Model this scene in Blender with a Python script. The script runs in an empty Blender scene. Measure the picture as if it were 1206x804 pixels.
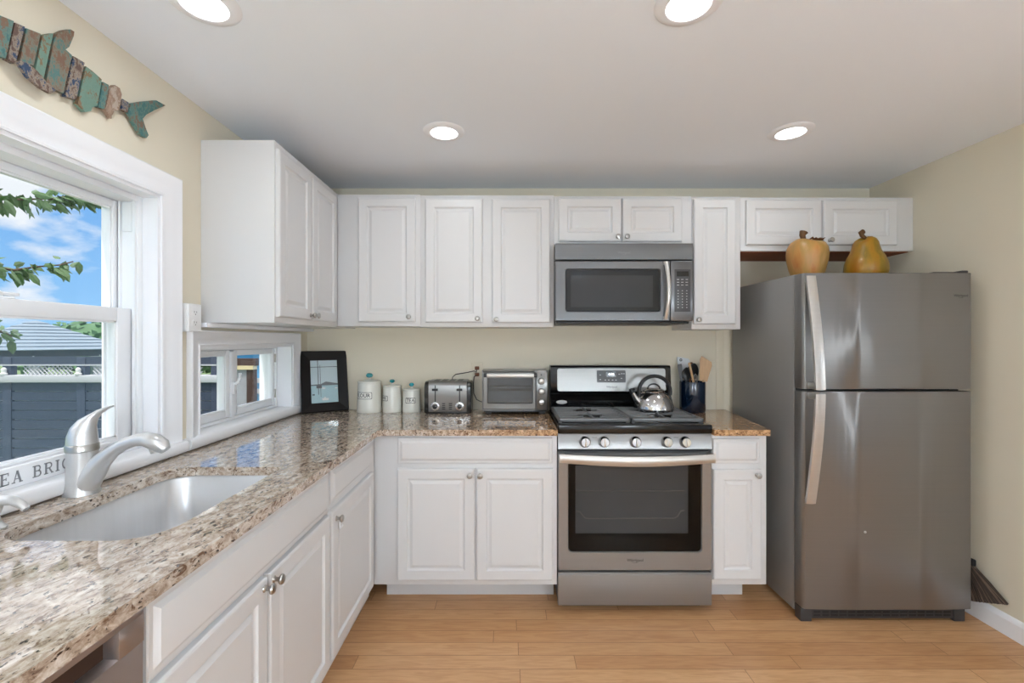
import bpy, bmesh, math, random
from mathutils import Vector, Matrix, noise as mnoise
random.seed(7)
sc = bpy.context.scene
PI = math.pi
F = 530.0            # focal length in pixels of the 1206-wide frame
CH = 1.389           # camera height
CXP, CYP = 599.0, 401.0

# ------------------------------------------------------------------ camera, world, sun, exposure
cam_d = bpy.data.cameras.new('camera'); cam = bpy.data.objects.new('camera', cam_d)
sc.collection.objects.link(cam); sc.camera = cam
cam.location = (0, 0, CH); cam.rotation_euler = (PI/2, 0, 0)
cam_d.sensor_width = 36.0; cam_d.sensor_fit = 'HORIZONTAL'
cam_d.lens = 36.0*F/1206.0
cam_d.shift_x = (603-CXP)/1206.0
cam_d.shift_y = -(402-CYP)/1206.0
cam_d.clip_start = 0.02; cam_d.clip_end = 300

sc.view_settings.view_transform = 'Standard'
try: sc.view_settings.look = 'None'
except Exception: pass
sc.view_settings.gamma = 1.0
sc.view_settings.use_curve_mapping = False
EXPOSURE = 0.68
sc.view_settings.exposure = EXPOSURE
DOWNLIGHT_W = 0.9
FILL_GLOBE_W = 250.0
SKY_STRENGTH = 0.66
SUN_STRENGTH = 2.0

def lin(r, g, b):
    def f(c):
        c /= 255.0
        return c/12.92 if c <= 0.04045 else ((c+0.055)/1.055)**2.4
    return (f(r), f(g), f(b), 1.0)

world = bpy.data.worlds.new('sky'); sc.world = world; world.use_nodes = True
nt = world.node_tree; N = nt.nodes; Lk = nt.links
for n in list(N): N.remove(n)
wo = N.new('ShaderNodeOutputWorld'); bg = N.new('ShaderNodeBackground'); bg.inputs['Strength'].default_value = SKY_STRENGTH
tc = N.new('ShaderNodeTexCoord'); sep = N.new('ShaderNodeSeparateXYZ'); Lk.new(tc.outputs['Generated'], sep.inputs[0])
grad = N.new('ShaderNodeValToRGB'); Lk.new(sep.outputs['Z'], grad.inputs['Fac'])
e = grad.color_ramp.elements
e[0].position = 0.0; e[0].color = lin(150, 205, 250); e[1].position = 0.45; e[1].color = lin(62, 140, 225)
mp = N.new('ShaderNodeMapping'); mp.inputs['Scale'].default_value = (3.2, 3.2, 6.5); mp.inputs['Location'].default_value = (1.3, 0.4, 0.15)
Lk.new(tc.outputs['Generated'], mp.inputs['Vector'])
cn = N.new('ShaderNodeTexNoise'); cn.inputs['Scale'].default_value = 1.6; cn.inputs['Detail'].default_value = 7; cn.inputs['Roughness'].default_value = 0.52
Lk.new(mp.outputs[0], cn.inputs['Vector'])
cr = N.new('ShaderNodeValToRGB'); cr.color_ramp.elements[0].position = 0.50; cr.color_ramp.elements[1].position = 0.60
hi = N.new('ShaderNodeMapRange'); hi.interpolation_type = 'SMOOTHSTEP'; hi.inputs['From Min'].default_value = 0.225; hi.inputs['From Max'].default_value = 0.31
Lk.new(sep.outputs['Z'], hi.inputs['Value'])
ca = N.new('ShaderNodeMath'); ca.operation = 'MULTIPLY_ADD'; ca.inputs[1].default_value = 0.22; Lk.new(hi.outputs[0], ca.inputs[0]); Lk.new(cn.outputs['Fac'], ca.inputs[2])
Lk.new(ca.outputs[0], cr.inputs['Fac'])
cc = N.new('ShaderNodeMix'); cc.data_type = 'RGBA'; Lk.new(hi.outputs[0], cc.inputs['Factor']); cc.inputs['A'].default_value = lin(238, 244, 250); cc.inputs['B'].default_value = (1.75, 1.78, 1.85, 1)
wm = N.new('ShaderNodeMix'); wm.data_type = 'RGBA'
Lk.new(cr.outputs['Color'], wm.inputs['Factor']); Lk.new(grad.outputs['Color'], wm.inputs['A']); Lk.new(cc.outputs['Result'], wm.inputs['B'])
Lk.new(wm.outputs['Result'], bg.inputs['Color']); Lk.new(bg.outputs[0], wo.inputs[0])

sun_d = bpy.data.lights.new('sun', 'SUN'); sun = bpy.data.objects.new('sun', sun_d); sc.collection.objects.link(sun)
sun_d.energy = SUN_STRENGTH; sun_d.angle = 0.01; sun_d.color = (1, 0.96, 0.9)
sun.rotation_euler = Vector((0.2, 0.6, -1.25)).to_track_quat('-Z', 'Y').to_euler()

# ------------------------------------------------------------------ materials
MATS = {}
def newmat(name):
    m = bpy.data.materials.new(name); m.use_nodes = True; MATS[name] = m
    return m, m.node_tree, m.node_tree.nodes['Principled BSDF']
def mat(name, col, rough=0.5, metal=0.0, spec=0.5, coat=0.0, var=0.0, vscale=6.0, bump=0.0, bscale=60.0, emit=None, estr=0.0, stretch=None):
    m, t, b = newmat(name)
    b.inputs['Base Color'].default_value = col; b.inputs['Roughness'].default_value = rough
    b.inputs['Metallic'].default_value = metal; b.inputs['Specular IOR Level'].default_value = spec
    b.inputs['Coat Weight'].default_value = coat
    if emit: b.inputs['Emission Color'].default_value = emit; b.inputs['Emission Strength'].default_value = estr
    n = t.nodes; l = t.links
    if var or bump:
        tcn = n.new('ShaderNodeTexCoord'); mpn = n.new('ShaderNodeMapping'); l.new(tcn.outputs['Object'], mpn.inputs[0])
        if stretch: mpn.inputs['Scale'].default_value = stretch
    if var:
        no = n.new('ShaderNodeTexNoise'); no.inputs['Scale'].default_value = vscale; no.inputs['Detail'].default_value = 4
        l.new(mpn.outputs[0], no.inputs['Vector'])
        mx = n.new('ShaderNodeMix'); mx.data_type = 'RGBA'
        mx.inputs['A'].default_value = [min(1, c*(1+var)) for c in col[:3]]+[1]; mx.inputs['B'].default_value = [c*(1-var) for c in col[:3]]+[1]
        l.new(no.outputs['Fac'], mx.inputs['Factor']); l.new(mx.outputs['Result'], b.inputs['Base Color'])
    if bump:
        nb = n.new('ShaderNodeTexNoise'); nb.inputs['Scale'].default_value = bscale; nb.inputs['Detail'].default_value = 3
        l.new(mpn.outputs[0], nb.inputs['Vector'])
        bu = n.new('ShaderNodeBump'); bu.inputs['Strength'].default_value = bump; bu.inputs['Distance'].default_value = 0.002
        l.new(nb.outputs['Fac'], bu.inputs['Height']); l.new(bu.outputs[0], b.inputs['Normal'])
    return m

def steel(name, col, rough=0.3, stretch=(3, 3, 400), bump=0.03, var=0.06, metal=0.8, aniso=0.85, arot=0.0):
    m = mat(name, col, rough, metal, bump=bump, bscale=2.0, stretch=stretch, var=var, vscale=1.5)
    t = m.node_tree; b = t.nodes['Principled BSDF']
    tg = t.nodes.new('ShaderNodeCombineXYZ'); tg.inputs[0].default_value = 1.0      # brushed side to side
    t.links.new(tg.outputs[0], b.inputs['Tangent']); b.inputs['Anisotropic'].default_value = aniso; b.inputs['Anisotropic Rotation'].default_value = arot
    return m

M = MATS
mat('wall_paint', lin(227, 218, 198), 0.7, var=0.015, vscale=2, bump=0.06, bscale=180)
mat('ceiling_paint', lin(242, 246, 252), 0.8, bump=0.04, bscale=150)
mat('cabinet_white', lin(218, 217, 217), 0.35, coat=0.1, var=0.008)
mat('trim_white', lin(244, 244, 247), 0.35, var=0.006)
mat('vinyl_white', lin(242, 243, 246), 0.3, var=0.006)
mat('dark_gap', lin(40, 38, 38), 0.7, var=0.1)
mat('raw_wood', lin(140, 70, 22), 0.6, var=0.25, vscale=5, stretch=(2, 14, 14))
mat('nickel', lin(178, 176, 172), 0.28, 1.0, var=0.04)
steel('steel_mw', lin(120, 121, 123), 0.3, (1.2, 40, 260), metal=0.7)
steel('steel_cool', lin(138, 136, 134), 0.32, (1.2, 1.2, 220))
steel('steel_h', lin(154, 153, 152), 0.34, (1.2, 40, 260), metal=0.6)
steel('steel_fridge', lin(134, 131, 129), 0.28, (1.2, 1.2, 220), var=0.05, metal=0.68)
steel('steel_dw', lin(168, 158, 154), 0.35, (160, 3, 3))
steel('sink_steel', lin(222, 223, 225), 0.34, (3, 40, 3), bump=0.03, aniso=0.0, metal=0.7)
steel('handle_steel', lin(206, 203, 199), 0.34, (3, 3, 60), bump=0.02, aniso=0.0)
mat('faucet_satin', lin(206, 206, 206), 0.3, 0.65, var=0.02)
mat('fridge_side', lin(150, 148, 146), 0.45, 0.35, var=0.04, bump=0.1, bscale=300)
mat('black_gloss', lin(7, 7, 8), 0.16, var=0.1)
mat('black_plastic', lin(26, 26, 28), 0.4, var=0.1)
mat('dark_grey_plastic', lin(58, 57, 58), 0.45, var=0.1)
mat('keypad_grey', lin(72, 72, 74), 0.35, var=0.05)
mat('print_light', lin(190, 190, 190), 0.5)
mat('ink_dark', lin(48, 48, 52), 0.5)
mat('cast_iron', lin(112, 112, 113), 0.3, var=0.15, vscale=40, bump=0.25, bscale=250)
mat('oven_inside', lin(170, 172, 176), 0.5, var=0.1)
mat('mesh_glass', lin(52, 53, 54), 0.12, var=0.05)
mat('window_tint', lin(40, 40, 41), 0.15, spec=0.3, var=0.05)
mat('polished_steel', lin(205, 205, 206), 0.12, 1.0, var=0.05, vscale=12, bump=0.12, bscale=40)
mat('ceramic_cream', lin(224, 222, 212), 0.25, coat=0.3, var=0.03)
mat('teal_glass', lin(28, 140, 150), 0.1, coat=0.5, var=0.3, vscale=60)
mat('navy_glaze', lin(14, 31, 52), 0.15, coat=0.6, var=0.25, vscale=20)
mat('wood_light', lin(196, 160, 122), 0.55, var=0.15, stretch=(20, 20, 3))
mat('wood_dark', lin(120, 72, 40), 0.5, var=0.2, stretch=(20, 20, 3))
mat('utensil_white', lin(214, 218, 222), 0.45, var=0.02)
mat('utensil_grey', lin(130, 130, 132), 0.4, var=0.05)
mat('outlet_white', lin(238, 238, 238), 0.4, var=0.01)
mat('outlet_ivory', lin(222, 212, 190), 0.4, var=0.01)
mat('frame_dark', lin(20, 15, 14), 0.5, spec=0.25, coat=0.0, var=0.25, vscale=8, stretch=(4, 4, 40), bump=0.2, bscale=30)
mat('photo_sky', lin(190, 208, 214), 0.4, coat=0.1, var=0.06, vscale=9)
mat('photo_water', lin(160, 194, 202), 0.4, coat=0.1, var=0.08, vscale=20)
mat('photo_land', lin(84, 92, 98), 0.3, var=0.1)
mat('photo_boat', lin(222, 222, 220), 0.3, var=0.03)
mat('photo_dark', lin(56, 62, 70), 0.3, var=0.05)
mat('fruit_stem', lin(96, 64, 30), 0.6, var=0.25, vscale=30)
mat('leaf_brown', lin(100, 62, 30), 0.6, var=0.2)
mat('bristle', lin(62, 50, 42), 0.8, var=0.45, vscale=30)
mat('bristle_pale', lin(120, 100, 84), 0.8, var=0.3, vscale=30)
mat('sign_white', lin(236, 236, 238), 0.5, var=0.02)
mat('letter_grey', lin(140, 140, 143), 0.6, var=0.05)
mat('lens', (1, 1, 1, 1), 0.5, emit=(1, 0.985, 0.96, 1), estr=5.0)
mat('clock_digits', (1, 1, 1, 1), 0.5, emit=(0.9, 0.95, 1, 1), estr=1.2)
mat('plank_spine', lin(64, 40, 26), 0.7, var=0.2)
mat('shingle', lin(122, 138, 152), 0.7, var=0.06, vscale=3)
mat('shingle_line', lin(120, 140, 152), 0.8, var=0.1)
mat('fence_dark', lin(46, 56, 76), 0.6, var=0.2, vscale=3)
mat('fence_shadow', lin(40, 46, 56), 0.7, var=0.2)
mat('rail_grey', lin(176, 178, 182), 0.6, var=0.05)
mat('house_blue', lin(70, 150, 196), 0.6, var=0.06)
mat('house_grey', lin(150, 150, 156), 0.6, var=0.06)
mat('beam_brown', lin(66, 46, 40), 0.6, var=0.2)
mat('cap_tan', lin(206, 190, 150), 0.6, var=0.05)
mat('lawn', lin(96, 120, 70), 0.9, var=0.3, vscale=2)
mat('leaf_green', lin(76, 108, 62), 0.4, var=0.55, vscale=14)
mat('twig', lin(84, 68, 52), 0.8, var=0.2)
mat('foliage', lin(70, 110, 66), 0.7, var=0.4, vscale=1.2)

def granite():
    m, t, b = newmat('granite'); n = t.nodes; l = t.links
    tcn = n.new('ShaderNodeTexCoord')
    mpn = n.new('ShaderNodeMapping'); mpn.inputs['Scale'].default_value = (1.25, 0.7, 1.25); mpn.inputs['Rotation'].default_value = (0, 0, 0.35)
    l.new(tcn.outputs['Object'], mpn.inputs[0])
    def noise(scale, detail=5, rough=0.6, dist=0.0):
        x = n.new('ShaderNodeTexNoise'); x.inputs['Scale'].default_value = scale; x.inputs['Detail'].default_value = detail
        x.inputs['Roughness'].default_value = rough; x.inputs['Distortion'].default_value = dist
        l.new(mpn.outputs[0], x.inputs['Vector']); return x
    def ramp(src, stops):
        r = n.new('ShaderNodeValToRGB'); l.new(src, r.inputs['Fac'])
        els = r.color_ramp.elements
        while len(els) < len(stops): els.new(0.5)
        for el, (p, c) in zip(els, stops): el.position = p; el.color = c
        return r
    base = ramp(noise(44, 6, 0.7, 0.5).outputs['Fac'], [(0.32, lin(116, 94, 80)), (0.43, lin(168, 148, 130)), (0.54, lin(200, 184, 168)), (0.66, lin(224, 215, 205))])
    spots = ramp(noise(95, 3, 0.55, 0.4).outputs['Fac'], [(0.34, (1, 1, 1, 1)), (0.41, (0, 0, 0, 1))])
    big = ramp(noise(34, 4, 0.6, 0.9).outputs['Fac'], [(0.34, (1, 1, 1, 1)), (0.42, (0, 0, 0, 1))])
    m1 = n.new('ShaderNodeMix'); m1.data_type = 'RGBA'; l.new(big.outputs[0], m1.inputs['Factor']); l.new(base.outputs[0], m1.inputs['A']); m1.inputs['B'].default_value = lin(112, 84, 64)
    m2 = n.new('ShaderNodeMix'); m2.data_type = 'RGBA'; l.new(spots.outputs[0], m2.inputs['Factor']); l.new(m1.outputs['Result'], m2.inputs['A']); m2.inputs['B'].default_value = lin(60, 46, 39)
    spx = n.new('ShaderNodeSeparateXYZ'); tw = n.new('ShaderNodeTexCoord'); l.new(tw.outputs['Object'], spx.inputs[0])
    # warm light near the range end, tinted into the stone colour
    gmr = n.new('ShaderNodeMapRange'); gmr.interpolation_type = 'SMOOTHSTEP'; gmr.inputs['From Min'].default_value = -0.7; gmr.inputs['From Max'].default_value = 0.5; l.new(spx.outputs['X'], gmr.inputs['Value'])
    warm_light = n.new('ShaderNodeMix'); warm_light.data_type = 'RGBA'; warm_light.blend_type = 'MULTIPLY'; l.new(gmr.outputs[0], warm_light.inputs['Factor']); l.new(m2.outputs['Result'], warm_light.inputs['A']); warm_light.inputs['B'].default_value = (1.0, 0.71, 0.43, 1)
    l.new(warm_light.outputs['Result'], b.inputs['Base Color'])
    b.inputs['Roughness'].default_value = 0.07; b.inputs['Specular IOR Level'].default_value = 0.2; b.inputs['Coat Weight'].default_value = 0.7; b.inputs['Coat Roughness'].default_value = 0.02; b.inputs['Coat IOR'].default_value = 1.52
granite()

def woodfloor():
    m, t, b = newmat('floor_planks'); n = t.nodes; l = t.links
    tcn = n.new('ShaderNodeTexCoord'); sp = n.new('ShaderNodeSeparateXYZ'); l.new(tcn.outputs['Object'], sp.inputs[0])
    def mth(op, a, bb=None):
        x = n.new('ShaderNodeMath'); x.operation = op
        for i, v in enumerate((a, bb)):
            if v is None: continue
            if isinstance(v, (int, float)): x.inputs[i].default_value = v
            else: l.new(v, x.inputs[i])
        return x.outputs[0]
    W = 0.0842; LEN = 0.95
    row = mth('DIVIDE', mth('ADD', sp.outputs['Y'], 10*W - 0.0497), W)
    rowi = mth('FLOOR', row); rowf = mth('FRACT', row)
    wn = n.new('ShaderNodeTexWhiteNoise'); wn.noise_dimensions = '1D'; l.new(rowi, wn.inputs['W'])
    col = mth('ADD', mth('DIVIDE', sp.outputs['X'], LEN), mth('MULTIPLY', wn.outputs['Value'], 7.3))
    coli = mth('FLOOR', col); colf = mth('FRACT', col)
    wn2 = n.new('ShaderNodeTexWhiteNoise'); wn2.noise_dimensions = '2D'
    cb = n.new('ShaderNodeCombineXYZ'); l.new(rowi, cb.inputs[0]); l.new(coli, cb.inputs[1]); l.new(cb.outputs[0], wn2.inputs['Vector'])
    r = n.new('ShaderNodeValToRGB'); l.new(wn2.outputs['Value'], r.inputs['Fac'])
    r.color_ramp.elements[0].color = lin(198, 148, 102); r.color_ramp.elements[1].color = lin(218, 172, 126)
    mpn = n.new('ShaderNodeMapping'); mpn.inputs['Scale'].default_value = (3, 30, 1); l.new(tcn.outputs['Object'], mpn.inputs[0])
    off = n.new('ShaderNodeVectorMath'); off.operation = 'ADD'; l.new(mpn.outputs[0], off.inputs[0]); l.new(wn2.outputs['Color'], off.inputs[1])
    gr = n.new('ShaderNodeTexNoise'); gr.inputs['Scale'].default_value = 2.2; gr.inputs['Detail'].default_value = 5; gr.inputs['Distortion'].default_value = 1.0; l.new(off.outputs[0], gr.inputs['Vector'])
    gm = n.new('ShaderNodeMix'); gm.data_type = 'RGBA'; gm.blend_type = 'MULTIPLY'; gm.inputs['Factor'].default_value = 0.35
    l.new(r.outputs[0], gm.inputs['A'])
    g2 = n.new('ShaderNodeValToRGB'); l.new(gr.outputs['Fac'], g2.inputs['Fac']); g2.color_ramp.elements[0].position = 0.3; g2.color_ramp.elements[0].color = lin(196, 158, 124); g2.color_ramp.elements[1].position = 0.6; g2.color_ramp.elements[1].color = (1, 1, 1, 1)
    l.new(g2.outputs[0], gm.inputs['B'])
    gap1 = mth('LESS_THAN', rowf, 0.028); gap2 = mth('LESS_THAN', colf, 0.0028); gap = mth('MAXIMUM', gap1, gap2)
    gx = n.new('ShaderNodeMix'); gx.data_type = 'RGBA'; l.new(mth('MULTIPLY', gap, 0.75), gx.inputs['Factor']); l.new(gm.outputs['Result'], gx.inputs['A']); gx.inputs['B'].default_value = lin(130, 84, 48)
    l.new(gx.outputs['Result'], b.inputs['Base Color'])
    b.inputs['Roughness'].default_value = 0.3; b.inputs['Specular IOR Level'].default_value = 0.4
woodfloor()

def glass(name, tint=(1, 1, 1, 1), refl=0.06, haze=0.0, hazecol=(0.7, 0.75, 0.8, 1)):
    m = bpy.data.materials.new(name); m.use_nodes = True; MATS[name] = m
    t = m.node_tree; n = t.nodes; l = t.links
    for x in list(n): n.remove(x)
    o = n.new('ShaderNodeOutputMaterial'); tr = n.new('ShaderNodeBsdfTransparent'); tr.inputs[0].default_value = tint
    gl = n.new('ShaderNodeBsdfGlossy'); gl.inputs['Roughness'].default_value = 0.02
    lw = n.new('ShaderNodeLayerWeight'); lw.inputs['Blend'].default_value = 0.12
    sc_ = n.new('ShaderNodeMath'); sc_.operation = 'MULTIPLY_ADD'; sc_.inputs[1].default_value = 0.25; sc_.inputs[2].default_value = refl; l.new(lw.outputs['Fresnel'], sc_.inputs[0])
    mx = n.new('ShaderNodeMixShader'); l.new(sc_.outputs[0], mx.inputs[0]); l.new(tr.outputs[0], mx.inputs[1]); l.new(gl.outputs[0], mx.inputs[2])
    if haze:
        d = n.new('ShaderNodeBsdfDiffuse'); d.inputs[0].default_value = hazecol
        m2 = n.new('ShaderNodeMixShader'); m2.inputs[0].default_value = haze; l.new(mx.outputs[0], m2.inputs[1]); l.new(d.outputs[0], m2.inputs[2]); l.new(m2.outputs[0], o.inputs[0])
    else: l.new(mx.outputs[0], o.inputs[0])
glass('pane_glass', refl=0.02)
glass('oven_glass', tint=(0.62, 0.62, 0.62, 1), refl=0.015)
glass('toast_glass', tint=(0.75, 0.75, 0.75, 1), refl=0.06)

def screen_mat():
    m = bpy.data.materials.new('insect_mesh'); m.use_nodes = True; MATS['insect_mesh'] = m
    t = m.node_tree; n = t.nodes; l = t.links
    for x in list(n): n.remove(x)
    o = n.new('ShaderNodeOutputMaterial'); tr = n.new('ShaderNodeBsdfTransparent'); d = n.new('ShaderNodeBsdfDiffuse'); d.inputs[0].default_value = lin(150, 172, 190)
    tl = n.new('ShaderNodeBsdfTranslucent'); tl.inputs[0].default_value = lin(150, 172, 190)
    ad = n.new('ShaderNodeAddShader'); l.new(d.outputs[0], ad.inputs[0]); l.new(tl.outputs[0], ad.inputs[1])
    mx = n.new('ShaderNodeMixShader'); mx.inputs[0].default_value = 0.035
    l.new(tr.outputs[0], mx.inputs[1]); l.new(ad.outputs[0], mx.inputs[2]); l.new(mx.outputs[0], o.inputs[0])
screen_mat()

def paint_wood(name, c1, c2, c3, scale=14):
    m, t, b = newmat(name); n = t.nodes; l = t.links
    tcn = n.new('ShaderNodeTexCoord'); mpn = n.new('ShaderNodeMapping'); mpn.inputs['Scale'].default_value = (1, 1, 0.6); l.new(tcn.outputs['Object'], mpn.inputs[0])
    a = n.new('ShaderNodeTexNoise'); a.inputs['Scale'].default_value = scale; a.inputs['Detail'].default_value = 8; a.inputs['Roughness'].default_value = 0.78; l.new(mpn.outputs[0], a.inputs['Vector'])
    r = n.new('ShaderNodeValToRGB'); l.new(a.outputs['Fac'], r.inputs['Fac']); r.color_ramp.interpolation = 'CONSTANT'
    els = r.color_ramp.elements; els[0].position = 0; els[0].color = c1; els[1].position = 0.46; els[1].color = c2; k = els.new(0.53); k.color = c3
    l.new(r.outputs[0], b.inputs['Base Color']); b.inputs['Roughness'].default_value = 0.7
    bu = n.new('ShaderNodeBump'); bu.inputs['Strength'].default_value = 0.4; bu.inputs['Distance'].default_value = 0.003; l.new(a.outputs['Fac'], bu.inputs['Height']); l.new(bu.outputs[0], b.inputs['Normal'])
paint_wood('paint_teal', lin(66, 112, 112), lin(98, 128, 120), lin(124, 98, 80), 34)
paint_wood('paint_teal_brown', lin(82, 120, 116), lin(124, 118, 102), lin(122, 92, 74), 40)
paint_wood('paint_navy', lin(44, 66, 96), lin(146, 132, 118), lin(98, 76, 66), 40)
paint_wood('paint_green', lin(108, 138, 124), lin(112, 142, 128), lin(128, 104, 78), 30)
paint_wood('paint_bare', lin(166, 142, 124), lin(146, 120, 102), lin(178, 162, 148), 34)

def fruit_mat(name, cols, scale=5, stretch=(3, 3, 0.8)):
    m, t, b = newmat(name); n = t.nodes; l = t.links
    tcn = n.new('ShaderNodeTexCoord'); mpn = n.new('ShaderNodeMapping'); mpn.inputs['Scale'].default_value = stretch; l.new(tcn.outputs['Object'], mpn.inputs[0])
    a = n.new('ShaderNodeTexNoise'); a.inputs['Scale'].default_value = scale; a.inputs['Detail'].default_value = 4; l.new(mpn.outputs[0], a.inputs['Vector'])
    r = n.new('ShaderNodeValToRGB'); l.new(a.outputs['Fac'], r.inputs['Fac']); els = r.color_ramp.elements
    for i, c in enumerate(cols):
        if i >= len(els): els.new(0.5)
    for i, c in enumerate(cols): els[i].position = 0.3+0.4*i/(len(cols)-1); els[i].color = c
    l.new(r.outputs[0], b.inputs['Base Color']); b.inputs['Roughness'].default_value = 0.4; b.inputs['Coat Weight'].default_value = 0.12
fruit_mat('apple_skin', [lin(176, 104, 50), lin(188, 136, 74), lin(164, 128, 66), lin(196, 152, 104)])
fruit_mat('pear_skin', [lin(160, 98, 20), lin(168, 122, 28), lin(138, 112, 34), lin(180, 138, 44)])

# ------------------------------------------------------------------ mesh builder
class MB:
    def __init__(s): s.bm = bmesh.new(); s.mi = 0
    def face(s, vs):
        try: f = s.bm.faces.new(vs); f.material_index = s.mi; return f
        except ValueError: return None
    def poly(s, pts): return s.face([s.bm.verts.new(p) for p in pts])
    def box(s, x0, x1, y0, y1, z0, z1, bev=0.0, seg=2):
        if x1 < x0: x0, x1 = x1, x0
        if y1 < y0: y0, y1 = y1, y0
        if z1 < z0: z0, z1 = z1, z0
        v = [s.bm.verts.new((x, y, z)) for x in (x0, x1) for y in (y0, y1) for z in (z0, z1)]
        fs = [s.face([v[i] for i in q]) for q in ((0, 1, 3, 2), (4, 6, 7, 5), (0, 4, 5, 1), (2, 3, 7, 6), (0, 2, 6, 4), (1, 5, 7, 3))]
        bev = min(bev, 0.45*min(x1-x0, y1-y0, z1-z0))
        if bev > 0:
            es = list({e for f in fs for e in f.edges})
            r = bmesh.ops.bevel(s.bm, geom=es, offset=bev, segments=seg, profile=0.5, affect='EDGES')
            for f in r['faces']: f.material_index = s.mi
        return s
    def loops(s, rings, cap0=True, cap1=True, closed=True):
        vr = [[s.bm.verts.new(p) for p in r] for r in rings]
        n = len(vr[0])
        for a, b in zip(vr[:-1], vr[1:]):
            for i in range(n if closed else n-1):
                j = (i+1) % n
                s.face([a[i], a[j], b[j], b[i]])
        if cap0: s.face(list(reversed(vr[0])))
        if cap1: s.face(vr[-1])
        return s
    def lathe(s, prof, o=(0, 0, 0), axis=(0, 0, 1), n=32, sx=1.0, cap0=True, cap1=True):
        o = Vector(o); a = Vector(axis).normalized()
        q = a.to_track_quat('Z', 'Y') if abs(a.z) < 0.999 else None
        rings = []
        for r, t in prof:
            ring = []
            for i in range(n):
                p = Vector((max(r, 1e-5)*math.cos(2*PI*i/n)*sx, max(r, 1e-5)*math.sin(2*PI*i/n), t if (q or a.z > 0) else -t))
                ring.append(o + (q @ p if q else p))
            rings.append(ring)
        return s.loops(rings, cap0, cap1)
    def cyl(s, p0, p1, r, r1=None, n=20):
        p0 = Vector(p0); p1 = Vector(p1); d = p1-p0
        return s.lathe([(r, 0), (r1 if r1 is not None else r, d.length)], p0, d, n)
    def tube(s, pts, r, n=10, flat=None, up=None):
        pts = [Vector(p) for p in pts]; rings = []; prev = None
        for i, p in enumerate(pts):
            t = (pts[min(i+1, len(pts)-1)] - pts[max(i-1, 0)]).normalized()
            if prev is None:
                u = Vector(up) if up else (Vector((0, 0, 1)) if abs(t.z) < 0.9 else Vector((0, 1, 0)))
            else: u = prev
            u = (u - t*u.dot(t)).normalized(); prev = u
            w = t.cross(u)
            rr = r[i] if isinstance(r, (list, tuple)) else r
            if isinstance(rr, (list, tuple)): ra, rb = rr
            elif flat: ra, rb = rr, rr*flat
            else: ra = rb = rr
            rings.append([p + w*math.cos(2*PI*k/n)*ra + u*math.sin(2*PI*k/n)*rb for k in range(n)])
        return s.loops(rings)
    def prism(s, poly, fn, d0, d1, bev=0.0):
        a = [s.bm.verts.new(fn(u, v, d0)) for u, v in poly]; b = [s.bm.verts.new(fn(u, v, d1)) for u, v in poly]
        n = len(a); fs = [s.face(a), s.face(list(reversed(b)))]
        for i in range(n): fs.append(s.face([a[(i+1) % n], a[i], b[i], b[(i+1) % n]]))
        return s
    def text(s, body, size, fn, d=0.0, extr=0.0005, space=1.0, center=True):
        cu = bpy.data.curves.new('t', 'FONT'); cu.body = body; cu.size = size; cu.space_character = space
        cu.align_x = 'CENTER' if center else 'LEFT'; cu.align_y = 'CENTER'; cu.resolution_u = 2; cu.offset = size*0.012
        ob = bpy.data.objects.new('t', cu); sc.collection.objects.link(ob)
        me = bpy.data.meshes.new_from_object(ob.evaluated_get(bpy.context.evaluated_depsgraph_get()))
        vs = [s.bm.verts.new(fn(v.co.x, v.co.y, d)) for v in me.vertices]
        for p in me.polygons: s.face([vs[i] for i in p.vertices])
        bpy.data.objects.remove(ob); bpy.data.curves.remove(cu); bpy.data.meshes.remove(me)
        return s
    def build(s, name, mats, parent=None, smooth=40, loc=None, recalc=True):
        """vertices are in world space; they are made local to the parent (or to loc for a top-level mesh)"""
        if recalc: bmesh.ops.recalc_face_normals(s.bm, faces=s.bm.faces)
        off = Vector(loc) if loc is not None else (wloc(parent) if parent else Vector((0, 0, 0)))
        bmesh.ops.translate(s.bm, verts=s.bm.verts, vec=-off)
        if smooth:
            ca = math.radians(smooth)
            for f in s.bm.faces: f.smooth = True
            for e_ in s.bm.edges:
                e_.smooth = len(e_.link_faces) == 2 and e_.calc_face_angle(0) < ca
        me = bpy.data.meshes.new(name); s.bm.to_mesh(me); s.bm.free()
        for mm in (mats if isinstance(mats, (list, tuple)) else [mats]): me.materials.append(M[mm])
        ob = bpy.data.objects.new(name, me); sc.collection.objects.link(ob)
        if parent: ob.parent = parent
        elif loc is not None: ob.location = loc
        return ob
def wloc(o):
    v = Vector((0, 0, 0))
    while o: v += Vector(o.location); o = o.parent
    return v
def tag(o, label=None, cat=None, group=None, kind=None):
    if label: o['label'] = label
    if cat: o['category'] = cat
    if group: o['group'] = group
    if kind: o['kind'] = kind
    return o
def thing(name, loc, label, cat, group=None):
    o = bpy.data.objects.new(name, None); o.location = loc; o.empty_display_size = 0.05; sc.collection.objects.link(o)
    return tag(o, label, cat, group)
def struct(name, mb, m, **k): return tag(mb.build(name, m, **k), kind='structure')
def BX(*a, **k): return MB().box(*a, **k)
def P(x, y, Y): return Vector(((x-CXP)/F*Y, Y, CH-(y-CYP)/F*Y))       # a point at depth Y
def L(x, y, X): Y = F*X/(x-CXP); return Vector((X, Y, CH-(y-CYP)/F*Y))  # a point on the plane at X

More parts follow.
